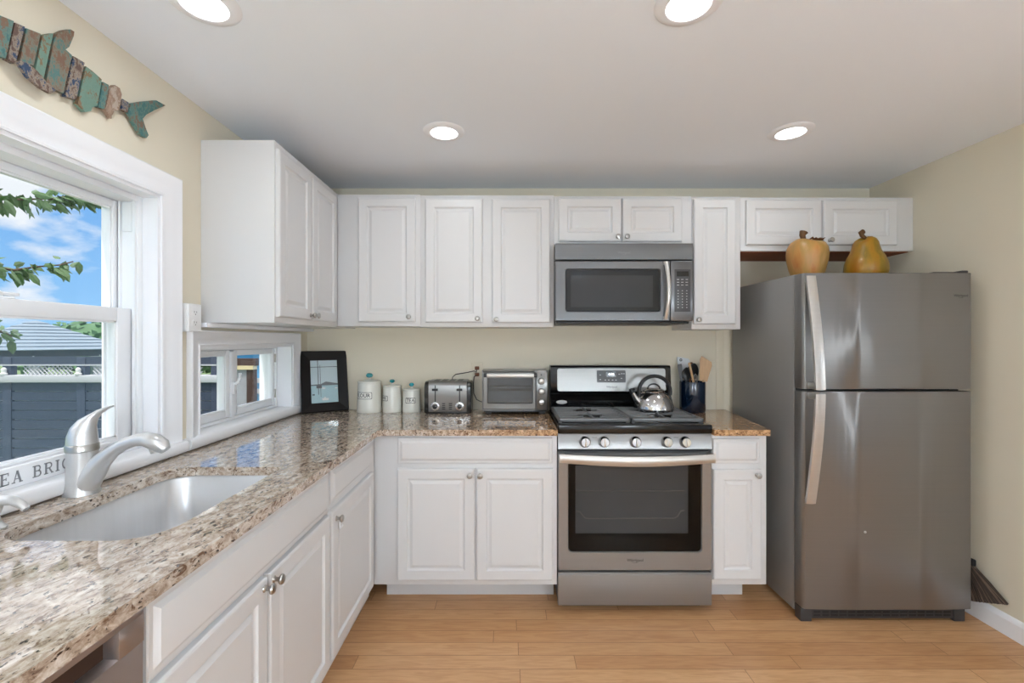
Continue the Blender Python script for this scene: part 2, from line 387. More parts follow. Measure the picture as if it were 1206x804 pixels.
# ------------------------------------------------------------------ room shell
XL, XR, YW, YF, HC = -1.315, 2.357, 2.94, -2.7, 2.383
ZC = 0.94           # worktop height
XS = 5.4; YO0, YO1 = -1.1, 1.5     # unseen side room added on the right for the refrigerator door reflections
struct('floor', BX(XL, XS, YF, YW, -0.1, 0), 'floor_planks')
struct('ceiling', BX(XL-0.2, XS+0.15, YF-0.15, YW+0.15, HC, HC+0.12), 'ceiling_paint')
struct('wall_back', BX(XL-0.2, XR+0.15, YW, YW+0.15, -0.1, HC), 'wall_paint')
mb = MB().box(XR, XR+0.15, YO1, YW, 0, HC).box(XR, XR+0.15, YF, YO0, 0, HC).box(XR, XR+0.15, YO0, YO1, 2.1, HC)
struct('wall_right', mb, 'wall_paint')
struct('wall_side_back', BX(XR+0.15, XS, 2.3, 2.45, 0, HC), 'ceiling_paint')
struct('wall_side_right', BX(XS, XS+0.15, -1.8, 2.45, -0.1, HC), 'ceiling_paint')
struct('wall_side_front', BX(XR+0.15, XS, -1.95, -1.8, 0, HC), 'ceiling_paint')
struct('wall_front', BX(XL-0.2, XR+0.15, YF-0.15, YF, -0.1, HC), 'ceiling_paint')
WO = XL-0.19        # outer face of the left wall
OP = [(0.62, 1.694, 0.99, 1.935), (1.904, 2.73, 0.99, 1.365)]
mb = MB()
ys = sorted({YF, YW} | {o[0] for o in OP} | {o[1] for o in OP})
for a, b in zip(ys[:-1], ys[1:]):
    op = [o for o in OP if o[0] <= a and o[1] >= b]
    if op: mb.box(WO, XL, a, b, -0.1, op[0][2]); mb.box(WO, XL, a, b, op[0][3], HC)
    else: mb.box(WO, XL, a, b, -0.1, HC)
struct('wall_left', mb, 'wall_paint')
mb = MB().box(XR-0.014, XR, YO1, 2.9, 0, 0.075).loops([[(XR-0.014, y, 0.075), (XR, y, 0.075), (XR, y, 0.098), (XR-0.006, y, 0.094), (XR-0.011, y, 0.084)] for y in (YO1, 2.9)])
struct('baseboard_right', mb, 'trim_white')
struct('trim_1', BX(1.352, 1.405, YW-0.006, YW, ZC+0.001, 1.46, bev=0.002), 'trim_white' if False else 'outlet_ivory')

def frame_ring(mb, plane, y0, y1, z0, z1, prof):
    """mitred frame round an opening in a plane of constant X; prof = [(outset, X)]; bottom member included"""
    rings = []
    for o, X in prof:
        rings.append([(X, y0-o, z0-o), (X, y1+o, z0-o), (X, y1+o, z1+o), (X, y0-o, z1+o)])
    mb.loops(rings, False, False)
    return mb
def casing(mb, y0, y1, z0, z1, w):
    """three-sided casing: two legs and a head with a stepped profile"""
    prof = [(0.0, 0.0), (0.0, 0.012), (0.006, 0.014), (0.010, 0.010), (w*0.45, 0.012), (w*0.55, 0.018), (w*0.85, 0.022), (w*0.95, 0.026), (w, 0.024), (w, 0.0)]
    rings = []
    path = [(y0, z0, -1, 0), (y0, z1, -1, 1), (y1, z1, 1, 1), (y1, z0, 1, 0)]
    for (y, z, sy, sz) in path:
        rings.append([(XL+d, y+sy*o, z+sz*o) for o, d in prof])
    mb.loops(rings, True, True, closed=False)
    return mb
def sash(name, X0, X1, y0, y1, z0, z1, ws, wt, wb, parent, m='vinyl_white'):
    mb = MB()
    mb.box(X0, X1, y0, y0+ws, z0, z1, bev=0.004); mb.box(X0, X1, y1-ws, y1, z0, z1, bev=0.004)
    mb.box(X0, X1, y0+ws-0.001, y1-ws+0.001, z1-wt, z1, bev=0.004); mb.box(X0, X1, y0+ws-0.001, y1-ws+0.001, z0, z0+wb, bev=0.004)
    # glazing bead
    mb.box(X1-0.016, X1-0.006, y0+ws-0.001, y0+ws+0.006, z0+wb, z1-wt); mb.box(X1-0.016, X1-0.006, y1-ws-0.006, y1-ws+0.001, z0+wb, z1-wt)
    mb.box(X1-0.016, X1-0.006, y0+ws, y1-ws, z0+wb-0.001, z0+wb+0.006); mb.box(X1-0.016, X1-0.006, y0+ws, y1-ws, z1-wt-0.006, z1-wt+0.001)
    s_ = mb.build(name, m, parent)
    g = BX((X0+X1)/2-0.002, (X0+X1)/2+0.002, y0+ws-0.005, y1-ws+0.005, z0+wb-0.005, z1-wt+0.005).build('pane', 'pane_glass', s_, smooth=0)
    return s_

def window_empty(name, loc):
    o = bpy.data.objects.new(name, None); o.location = loc; sc.collection.objects.link(o); o['kind'] = 'structure'; return o
# large double-hung window
w1 = window_empty('window_1', (XL, 1.157, 0.99))
y0, y1, z0, z1 = OP[0]
casing(MB(), y0, y1, z0, z1, 0.088).build('casing', 'trim_white', w1)
def stool(mb, ya, yb, xin):
    pr = [(xin, 0.945), (XL+0.028, 0.945), (XL+0.034, 0.950), (XL+0.038, 0.960), (XL+0.040, 0.968), (XL+0.040, 0.980), (XL+0.036, 0.988), (XL+0.030, 0.991), (xin, 0.991)]
    mb.loops([[(x, y, z) for x, z in pr] for y in (ya, yb)])
    return mb
stool(MB(), y0-0.10, 1.797, XL+0.0005).build('stool', 'trim_white', w1)
BX(WO+0.02, XL+0.002, y0+0.001, y1-0.001, 0.975, 0.991).build('inner_sill', 'trim_white', w1)
mb = MB()   # reveal lining
mb.box(WO, XL+0.004, y0, y0+0.012, 0.991, z1); mb.box(WO, XL+0.004, y1-0.012, y1, 0.991, z1); mb.box(WO, XL+0.004, y0+0.012, y1-0.012, z1-0.012, z1)
mb.build('jamb_lining', 'trim_white', w1)
mb = MB()   # vinyl tracks
for (a, b) in ((y0+0.012, y0+0.034), (y1-0.034, y1-0.012)):
    mb.box(-1.497, -1.366, a, b, 0.991, z1-0.012, bev=0.002)
for (a, b) in ((y0+0.034, y0+0.044), (y1-0.044, y1-0.034)):
    mb.box(-1.381, -1.371, a, b, 0.991, z1-0.034); mb.box(-1.432, -1.425, a, b, 0.991, z1-0.034); mb.box(-1.492, -1.485, a, b, 0.991, z1-0.034)
mb.box(-1.497, -1.366, y0+0.034, y1-0.034, z1-0.034, z1-0.012, bev=0.002)
mb.box(-1.497, -1.366, y0+0.034, y1-0.034, 0.991, 1.0, bev=0.002)
mb.build('track_frame', 'vinyl_white', w1)
BX(-1.420, -1.384, y1-0.043, y1-0.033, 1.79, 1.895, bev=0.003).build('balance_cover', 'vinyl_white', w1)
up = sash('upper_sash', -1.482, -1.437, y0+0.037, y1-0.037, 1.46, z1-0.034, 0.022, 0.026, 0.045, w1)
lo = sash('lower_sash', -1.422, -1.386, y0+0.037, y1-0.037, 1.0, 1.506, 0.062, 0.048, 0.048, w1)
mb = MB().box(-1.418, -1.392, 1.20, 1.27, 1.506, 1.512, bev=0.002).lathe([(0.011, 0), (0.011, 0.012), (0.006, 0.016)], (-1.405, 1.235, 1.512)).box(-1.412, -1.40, 1.235, 1.29, 1.515, 1.525, bev=0.003)
mb.build('sash_lock', 'vinyl_white', lo)
BX(-1.4965, -1.4945, y0+0.034, y1-0.034, 1.0, 1.47).build('insect_screen', 'insect_mesh', w1, smooth=0)

# small casement window
w2 = window_empty('window_2', (XL, 2.317, 0.99))
y0, y1, z0, z1 = OP[1]
casing(MB(), y0, y1, z0, z1, 0.068).build('casing', 'trim_white', w2)
stool(MB(), 1.812, 2.822, XL+0.0005).build('stool', 'trim_white', w2)
BX(WO+0.02, XL+0.002, y0+0.001, y1-0.001, 0.975, 0.991).build('inner_sill', 'trim_white', w2)
mb = MB()
mb.box(WO, XL+0.004, y0, y0+0.012, 0.991, z1); mb.box(WO, XL+0.004, y1-0.012, y1, 0.991, z1); mb.box(WO, XL+0.004, y0+0.012, y1-0.012, z1-0.012, z1)
mb.build('jamb_lining', 'trim_white', w2)
YM = 2.28
mb = MB()
mb.box(-1.46, -1.395, y0+0.012, y0+0.03, 0.991, z1-0.012, bev=0.002); mb.box(-1.46, -1.395, y1-0.03, y1-0.012, 0.991, z1-0.012, bev=0.002)
mb.box(-1.46, -1.395, y0+0.03, y1-0.03, z1-0.022, z1-0.012, bev=0.002); mb.box(-1.46, -1.395, y0+0.03, y1-0.03, 0.991, 1.005, bev=0.002)
mb.box(-1.46, -1.395, YM-0.016, YM+0.016, 1.003, z1-0.03, bev=0.003)
mb.build('casement_frame', 'vinyl_white', w2)
sash('left_sash', -1.45, -1.402, y0+0.031, YM-0.017, 1.006, z1-0.023, 0.030, 0.024, 0.036, w2)
sash('right_sash', -1.45, -1.402, YM+0.017, y1-0.031, 1.006, z1-0.023, 0.030, 0.024, 0.036, w2)
mb = MB().box(-1.395, -1.385, YM-0.01, YM+0.012, 1.12, 1.18, bev=0.003).tube([(-1.385, YM, 1.17), (-1.37, YM, 1.18), (-1.362, YM, 1.20), (-1.36, YM, 1.225)], 0.007)
mb.build('latch', 'vinyl_white', w2)
for z in (1.05, 1.26): MB().cyl((-1.40, y1-0.034, z), (-1.40, y1-0.034, z+0.05), 0.006).build('hinge', 'nickel', w2)

# ------------------------------------------------------------------ recessed ceiling lights
def downlight_proto():
    t = thing('recessed_light', (0, 0, HC), '', 'ceiling light', 'recessed ceiling lights')
    MB().lathe([(0.062, 0.0), (0.064, -0.010), (0.070, -0.012), (0.092, -0.006), (0.098, -0.001), (0.098, 0.0)], (0, 0, HC), n=48, cap0=False, cap1=False).build('trim_ring', 'trim_white', t)
    MB().lathe([(0.0001, -0.004), (0.062, -0.004), (0.066, -0.001)], (0, 0, HC), n=48).build('lens', 'lens', t)
    ld = bpy.data.lights.new('downlight', 'AREA'); ld.shape = 'DISK'; ld.size = 0.12; ld.energy = DOWNLIGHT_W; ld.color = (0.86, 0.94, 1.0)
    lo_ = bpy.data.objects.new('bulb', ld); sc.collection.objects.link(lo_); lo_.parent = t; lo_.location = (0, 0, -0.0135)
    return t
def copy_tree(o, parent=None):
    c = o.copy(); sc.collection.objects.link(c)
    if parent: c.parent = parent
    for ch in list(o.children): copy_tree(ch, c)
    return c
dl = [(-0.307, 2.14, 'recessed ceiling light above the gap between range and corner cabinets'),
      (1.341, 2.14, 'recessed ceiling light in front of the cabinet above the refrigerator'),
      (-0.897, 1.325, 'recessed ceiling light nearest the wooden fish and the large window'),
      (0.53, 1.325, 'recessed ceiling light at the top edge, above the middle of the floor'),
      (-0.6, 0.1, 'added unseen fill downlight overhead behind the sink, left one'), (1.0, 0.1, 'added unseen fill downlight overhead in the room middle, right one'),
      (-0.6, -1.3, 'added unseen fill downlight at the rear of the room, left one'), (1.0, -1.3, 'added unseen fill downlight at the rear of the room, right one')]  # unseen downlights overhead and behind the camera, added for frontal fill
def fill_globe(x, y, label, watt=FILL_GLOBE_W):  # hanging globes out of view, added to even out the light
    t = thing('fill_globe_lamp', (x, y, HC), label, 'fill lamp', 'added fill globes out of view')
    MB().lathe([(0.06, -0.001), (0.06, -0.02), (0.05, -0.03), (0.004, -0.032)], (x, y, HC), n=32).build('canopy', 'nickel', t)
    MB().cyl((x, y, HC-0.03), (x, y, HC-0.92), 0.004).build('cord', 'black_plastic', t)
    MB().lathe([(0.03, -0.91), (0.035, -0.93), (0.035, -0.96), (0.02, -0.97)], (x, y, HC), n=24).build('socket', 'nickel', t)
    MB().lathe([(0.13*math.sin(PI*k/16), -1.09+0.13*math.cos(PI*k/16)) for k in range(1, 17)], (x, y, HC), n=32).build('globe', 'lens', t)
    pd = bpy.data.lights.new('fill_globe', 'POINT'); pd.energy = watt; pd.shadow_soft_size = 0.14; pd.color = (0.75, 0.885, 1.0)
    po = bpy.data.objects.new('bulb', pd); sc.collection.objects.link(po); po.parent = t; po.location = (0, 0, -1.09)
fill_globe(-0.35, -0.85, 'added unseen fill globe at the rear, on the sink side')
fill_globe(1.35, -0.85, 'added unseen fill globe at the rear, on the refrigerator side')
fill_globe(3.85, -0.1, 'added unseen globe for the refrigerator streak, in the side room past the right wall', 110.0)  # unseen globe added to streak the refrigerator door
proto = downlight_proto()
for i, (x, y, lb) in enumerate(dl):
    o = proto if i == 0 else copy_tree(proto)
    o.location = (x, y, HC); o['label'] = lb

# ------------------------------------------------------------------ cabinets
def panel_door(mb, w, h, fn, t=0.02, raised=True, fr=0.05):
    prof = [(0, t), (0, 0.006), (0.0025, 0.002), (0.007, 0.0), (fr, 0.0), (fr+0.003, 0.006), (fr+0.007, 0.0095), (fr+0.013, 0.0095), (fr+0.028, 0.003)] if raised else \
           [(0, t), (0, 0.010), (0.003, 0.0075), (0.013, 0.0075), (0.016, 0.006), (0.024, 0.0005), (0.027, 0.0)]
    mb.loops([[fn(i, d, i), fn(w-i, d, i), fn(w-i, d, h-i), fn(i, d, h-i)] for i, d in prof])
    return mb
def knob(fn, u, v, parent, out):
    """out = unit vector pointing out of the door face"""
    o = Vector(fn(u, 0, v))
    return MB().lathe([(0.0105, -0.0005), (0.0095, 0.002), (0.006, 0.005), (0.006, 0.013), (0.009, 0.016), (0.0135, 0.019), (0.0145, 0.023), (0.012, 0.027), (0.005, 0.029)], o, out, n=24).build('knob', 'nickel', parent)
def fronts(root, specs, facing, plane):
    """specs: (kind, a0, a1, z0, z1, knob (a, z) or None); a = X for the back run, Y for the left run; plane = front face"""
    for kind, a0, a1, z0_, z1_, kn in specs:
        if facing == 'back': fn = lambda u, d, v, a0=a0, z0_=z0_: (a0+u, plane+d, z0_+v); out = (0, -1, 0)
        else: fn = lambda u, d, v, a0=a0, z0_=z0_: (plane-d, a0+u, z0_+v); out = (1, 0, 0)
        mb = MB(); w, h = a1-a0, z1_-z0_
        panel_door(mb, w, h, fn, raised=(kind == 'door'), fr=0.05 if min(w, h) > 0.22 else 0.042)
        d = mb.build('door' if kind == 'door' else 'drawer_front', 'cabinet_white', root, smooth=20)
        if kn: knob(fn, kn[0]-a0, kn[1]-z0_, d, out)

# upper cabinets on the back wall
UF, UD = 2.62, 2.60
su, sd = F/UF, F/UD
bx = lambda x: (x-CXP)/su
bz = lambda y: CH-(y-CYP)/su
dx = lambda x: (x-CXP)/sd
dz = lambda y: CH-(y-CYP)/sd
def upper(label, xa, xb, ya, yb, doors, X0=None, X1=None, under=None):
    a = bx(xa)+0.0005 if X0 is None else X0; b = bx(xb)-0.0005 if X1 is None else X1
    t = thing('wall_cabinet', ((a+b)/2, (UF+YW)/2, bz(yb)), label, 'cabinet', 'wall cabinets')
    mb = MB().box(a, b, UF, YW-0.001, bz(yb), bz(ya), bev=0.0015)
    mb.build('carcass', 'cabinet_white', t)
    if under: BX(a+0.012, b-0.012, UF+0.02, YW-0.002, bz(yb)-0.004, bz(yb)+0.002).build('underside', under, t)
    fronts(t, [('door', dx(p[0]), dx(p[1]), dz(p[3]), dz(p[2]), (dx(p[4]), dz(p[5])) if len(p) > 4 else None) for p in doors], 'back', UD)
    return t
upper('white single-door wall cabinet in the back corner beside the left wall cabinet', 0, 495, 229, 384, [(421.5, 489, 232.5, 379, 482, 373)], X0=-0.998)
upper('white two-door wall cabinet left of the microwave', 495, 652.5, 230, 385, [(500.5, 568, 233.5, 379.5, 562.5, 375), (579.5, 648, 234, 380, 584.5, 376)])
upper('short white two-door wall cabinet directly above the microwave', 652.5, 814.5, 231, 289, [(658, 731.7, 233, 284, 727.5, 279), (733.3, 804, 233, 284, 738, 279)])
upper('tall narrow white single-door wall cabinet right of the microwave', 814.5, 872, 231.5, 387.5, [(817.5, 867, 234, 381.5, 822, 376.5)])
upper('short white two-door wall cabinet above the refrigerator', 872, 1074, 232.5, 295.5, [(879.5, 968, 235, 288, 964, 283), (970.5, 1057.5, 235.5, 288, 977, 283)], X1=XR-0.002, under='raw_wood')
# upper cabinet on the left wall
LB, LD = -1.000, -0.983
t = thing('wall_cabinet', (XL+0.15, 2.4, 1.465), 'white two-door wall cabinet hung on the window wall above the small window', 'cabinet', 'wall cabinets')
BX(XL+0.001, LB, 1.92, YW-0.001, 1.466, 2.245, bev=0.0015).build('carcass', 'cabinet_white', t)
BX(XL+0.001, XL+0.042, 1.90, YW-0.001, 1.446, 1.4655, bev=0.002).build('hanging_rail', 'trim_white', t)
fronts(t, [('door', 1.933, 2.252, 1.492, 2.214, (2.235, 1.515)), ('door', 2.264, 2.583, 1.492, 2.214, (2.281, 1.515))], 'left', LD)

# base cabinets, back run
BF, BD = 2.297, 2.277
sb, sbd = F/BF, F/BD
ex = lambda x: (x-CXP)/sbd
ez = lambda y: CH-(y-CYP)/sbd
LF, LDR = -0.688, -0.668     # left run: carcass face and door face
def base_back(label, a, b, specs, toe):
    t = thing('base_cabinet', ((a+b)/2, 2.6, 0), label, 'cabinet', 'base cabinets')
    BX(a, b, BF, YW-0.001, 0.145, ZC-0.0305, bev=0.0012).build('carcass', 'cabinet_white', t)
    BX(a+toe[0], b-toe[1], 2.465, 2.485, 0, 0.145).build('toe_kick', 'cabinet_white', t)
    fronts(t, specs, 'back', BD)
    return t
te = base_back('white two-door base cabinet with a wide drawer, left of the range', -0.687, 0.2465,
          [('drawer', ex(468), ex(651), ez(546), ez(516), None),
           ('door', ex(467.5), ex(559), ez(684), ez(552), (ex(553.5), ez(559))),
           ('door', ex(561), ex(651.5), ez(684), ez(552), (ex(565.5), ez(559.5)))], (0.02, 0.0))
base_back('narrow white base cabinet between the range and the refrigerator', 1.038, 1.315,
          [('drawer', ex(841), ex(896), ez(546), ez(517), None), ('door', ex(841), ex(897.5), ez(683), ez(553), (ex(891.5), ez(559)))], (0.0, 0.035))
# base cabinets, left run
t = thing('base_cabinet', (-1.0, 1.26, 0), 'white sink base cabinet with a long false drawer front and two knobbed doors', 'cabinet', 'base cabinets')
mb = MB()
ya, yb = 0.832, 1.697
mb.box(LF-0.02, LF, ya, yb, 0.145, ZC-0.0305, bev=0.001); mb.box(XL+0.002, LF-0.02, ya, ya+0.018, 0.145, ZC-0.0305); mb.box(XL+0.002, LF-0.02, yb-0.018, yb, 0.145, ZC-0.0305)
mb.box(XL+0.002, LF-0.02, ya+0.018, yb-0.018, 0.145, 0.163)
mb.build('carcass', 'cabinet_white', t)
BX(-0.775, -0.76, ya, yb, 0, 0.145).build('toe_kick', 'cabinet_white', t)
fronts(t, [('drawer', 0.842, 1.688, 0.748, 0.898, None), ('door', 0.838, 1.252, 0.165, 0.735, (1.232, 0.71)), ('door', 1.262, 1.688, 0.165, 0.735, (1.282, 0.71))], 'left', LDR)
t = thing('base_cabinet', (-1.0, 2.2, 0), 'narrow white base cabinet with one drawer at the inner corner of the worktop', 'cabinet', 'base cabinets')
BX(XL+0.002, LF, 1.6985, YW-0.001, 0.145, ZC-0.0305, bev=0.001).build('carcass', 'cabinet_white', t)
BX(-0.775, -0.76, 1.6985, 2.45, 0, 0.145).build('toe_kick', 'cabinet_white', t)
fronts(t, [('drawer', 1.712, 2.235, 0.767, 0.898, None), ('door', 1.712, 2.235, 0.172, 0.738, (1.745, 0.70))], 'left', LDR)
kd = [c for c in t.children if c.name.startswith('door')][0]
mb = MB().box(LDR, LDR+0.003, 1.775, 1.805, 0.672, 0.678, bev=0.001).box(LDR, LDR+0.003, 1.775, 1.781, 0.645, 0.678, bev=0.001).box(LDR, LDR+0.004, 1.775, 1.808, 0.645, 0.652, bev=0.001)  # white bracket shaped in for the reflection of the knob
tag(mb.build('knob_reflection', 'vinyl_white', kd), 'small white bracket put in for the knob reflection')

# dishwasher
t = thing('dishwasher', (-1.0, 0.53, 0), 'stainless dishwasher under the near end of the worktop', 'dishwasher')
BX(XL+0.01, LF-0.02, 0.232, 0.828, 0.10, ZC-0.032).build('tub', 'dark_grey_plastic', t)
mb = MB()
mb.box(LF-0.019, LDR, 0.235, 0.825, 0.12, 0.842, bev=0.004)
mb.box(LF-0.019, LDR, 0.235, 0.825, 0.889, ZC-0.032, bev=0.002); mb.box(LF-0.019, LDR, 0.235, 0.285, 0.840, 0.891, bev=0.001); mb.box(LF-0.019, LDR, 0.772, 0.825, 0.840, 0.891, bev=0.001)
d = mb.build('door', 'steel_dw', t)
BX(LF-0.019, LF-0.008, 0.28, 0.775, 0.838, 0.892).build('pocket_handle', 'plank_spine', d)
BX(-0.78, -0.765, 0.235, 0.825, 0.0, 0.11).build('toe_panel', 'black_plastic', t)

# ------------------------------------------------------------------ worktop
CFX, CFY = -0.655, 2.265
def slab(mb, outer, hole, z0, z1, bev=0.003):
    def ring(pts, z): return [mb.bm.verts.new((x, y, z)) for x, y in pts]
    loops = [outer] + ([hole] if hole else [])
    for z in (z0, z1):
        es = []
        for lp in loops:
            vs = ring(lp, z)
            es += [mb.bm.edges.new((vs[i], vs[(i+1) % len(vs)])) for i in range(len(vs))]
        bmesh.ops.triangle_fill(mb.bm, use_beauty=True, edges=es)
    bmesh.ops.remove_doubles(mb.bm, verts=mb.bm.verts, dist=1e-6)
    for lp in loops:
        n = len(lp)
        for i in range(n):
            a, b = lp[i], lp[(i+1) % n]
            mb.poly([(a[0], a[1], z0), (b[0], b[1], z0), (b[0], b[1], z1), (a[0], a[1], z1)])
    bmesh.ops.remove_doubles(mb.bm, verts=mb.bm.verts, dist=1e-5)
    return mb
def rrect(x0, x1, y0, y1, r, n=8):
    rs = r if isinstance(r, (list, tuple)) else (r,)*4
    out = []
    for (cx, cy, a0, rr) in ((x1, y1, 0, rs[0]), (x0, y1, 90, rs[1]), (x0, y0, 180, rs[2]), (x1, y0, 270, rs[3])):
        sx = 1 if cx == x1 else -1; sy = 1 if cy == y1 else -1
        for k in range(n+1):
            a = math.radians(a0+90*k/n)
            out.append((cx-sx*rr+rr*math.cos(a), cy-sy*rr+rr*math.sin(a)))
    return out
SX0, SX1, SY0, SY1 = -1.185, -0.800, 1.01, 1.60
hole = rrect(SX0, SX1, SY0, SY1, (0.02, 0.085, 0.085, 0.10))
outer = [(XL+0.001, 0.05), (CFX, 0.05), (CFX, CFY-0.02), (CFX+0.02, CFY), (0.2475, CFY), (0.2475, YW-0.001), (XL+0.001, YW-0.001)]
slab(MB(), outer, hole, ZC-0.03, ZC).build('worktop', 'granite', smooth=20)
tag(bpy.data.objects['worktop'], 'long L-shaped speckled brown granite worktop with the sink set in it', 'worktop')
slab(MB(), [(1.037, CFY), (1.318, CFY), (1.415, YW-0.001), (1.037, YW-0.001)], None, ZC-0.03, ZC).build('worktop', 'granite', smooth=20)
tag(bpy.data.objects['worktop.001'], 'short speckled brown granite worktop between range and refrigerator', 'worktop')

# sink
t = thing('kitchen_sink', ((SX0+SX1)/2, (SY0+SY1)/2, ZC-0.23), 'undermounted stainless steel sink bowl below the faucet', 'sink')
mb = MB(); e_ = 0.008
def sr(k, z, rr): return [(x, y, z) for x, y in rrect(SX0-e_+k, SX1+e_-k, SY0-e_+k, SY1+e_-k, rr)]
mb.loops([sr(-0.02, ZC-0.0312, 0.08), sr(0, ZC-0.0312, 0.08), sr(0.004, ZC-0.04, 0.08), sr(0.012, ZC-0.19, 0.075), sr(0.02, ZC-0.21, 0.07), sr(0.04, ZC-0.222, 0.06), sr(0.10, ZC-0.226, 0.04)], False, True)
mb.build('bowl', 'sink_steel', t, smooth=50)
MB().lathe([(0.045, 0.0), (0.045, 0.004), (0.036, 0.004), (0.03, 0.0)], ((SX0+SX1)/2-0.02, (SY0+SY1)/2, ZC-0.2265), n=32).build('drain', 'polished_steel', t)

# faucet
FX, FY = -1.255, 1.325
t = thing('faucet', (FX, FY, ZC), 'satin nickel single-lever kitchen faucet behind the sink', 'faucet')
mb = MB().lathe([(0.043, 0.0), (0.043, 0.004), (0.040, 0.010), (0.037, 0.05), (0.036, 0.09), (0.037, 0.125)], (FX, FY, ZC), n=40)
mb.build('body', 'faucet_satin', t)
MB().lathe([(0.037, 0.125), (0.039, 0.127), (0.039, 0.143), (0.0365, 0.147)], (FX, FY, ZC), n=40).build('ring', 'nickel', t)
# lever handle: fat dome that sweeps up and out to a thin tip
mb = MB()
hp = [(FX, FY, ZC+0.146), (FX, FY, ZC+0.165), (FX+0.003, FY+0.002, ZC+0.186), (FX+0.011, FY+0.004, ZC+0.205), (FX+0.024, FY+0.008, ZC+0.223), (FX+0.040, FY+0.012, ZC+0.238), (FX+0.058, FY+0.018, ZC+0.249), (FX+0.072, FY+0.022, ZC+0.254)]
hr = [0.037, 0.036, 0.032, 0.024, (0.012, 0.017), (0.007, 0.011), (0.004, 0.009), (0.002, 0.006)]
mb.tube(hp, hr, n=20, up=(0, 1, 0)).build('lever', 'faucet_satin', t)
mb = MB()
sp = [(FX+0.006, FY, ZC+0.022), (FX+0.030, FY, ZC+0.058), (FX+0.056, FY, ZC+0.094), (FX+0.088, FY, ZC+0.124), (FX+0.122, FY, ZC+0.144), (FX+0.156, FY, ZC+0.156), (FX+0.186, FY, ZC+0.159), (FX+0.212, FY, ZC+0.152), (FX+0.234, FY, ZC+0.139), (FX+0.245, FY, ZC+0.127)]
mb.tube(sp, [0.036, 0.032, 0.025, 0.020, 0.0175, 0.0175, 0.021, 0.024, 0.022, 0.014], n=24).build('spout', 'faucet_satin', t)
mb = MB().cyl((FX+0.216, FY, ZC+0.134), (FX+0.219, FY, ZC+0.120), 0.017, 0.015)
mb.build('spray_head', 'faucet_satin', t)
# soap dispenser
DX, DY = -1.225, 1.072
t = thing('soap_dispenser', (DX, DY, ZC), 'satin nickel soap pump at the left edge beside the sink', 'soap dispenser')
MB().lathe([(0.022, 0), (0.022, 0.004), (0.015, 0.012), (0.011, 0.02), (0.009, 0.04)], (DX, DY, ZC), n=24).build('base', 'faucet_satin', t)
mb = MB().tube([(DX, DY, ZC+0.038), (DX+0.004, DY, ZC+0.06), (DX+0.022, DY, ZC+0.070), (DX+0.045, DY, ZC+0.068), (DX+0.065, DY, ZC+0.058), (DX+0.076, DY, ZC+0.048)], [0.011, 0.014, 0.013, 0.011, 0.0095, 0.008], n=16)
mb.build('spout', 'faucet_satin', t)

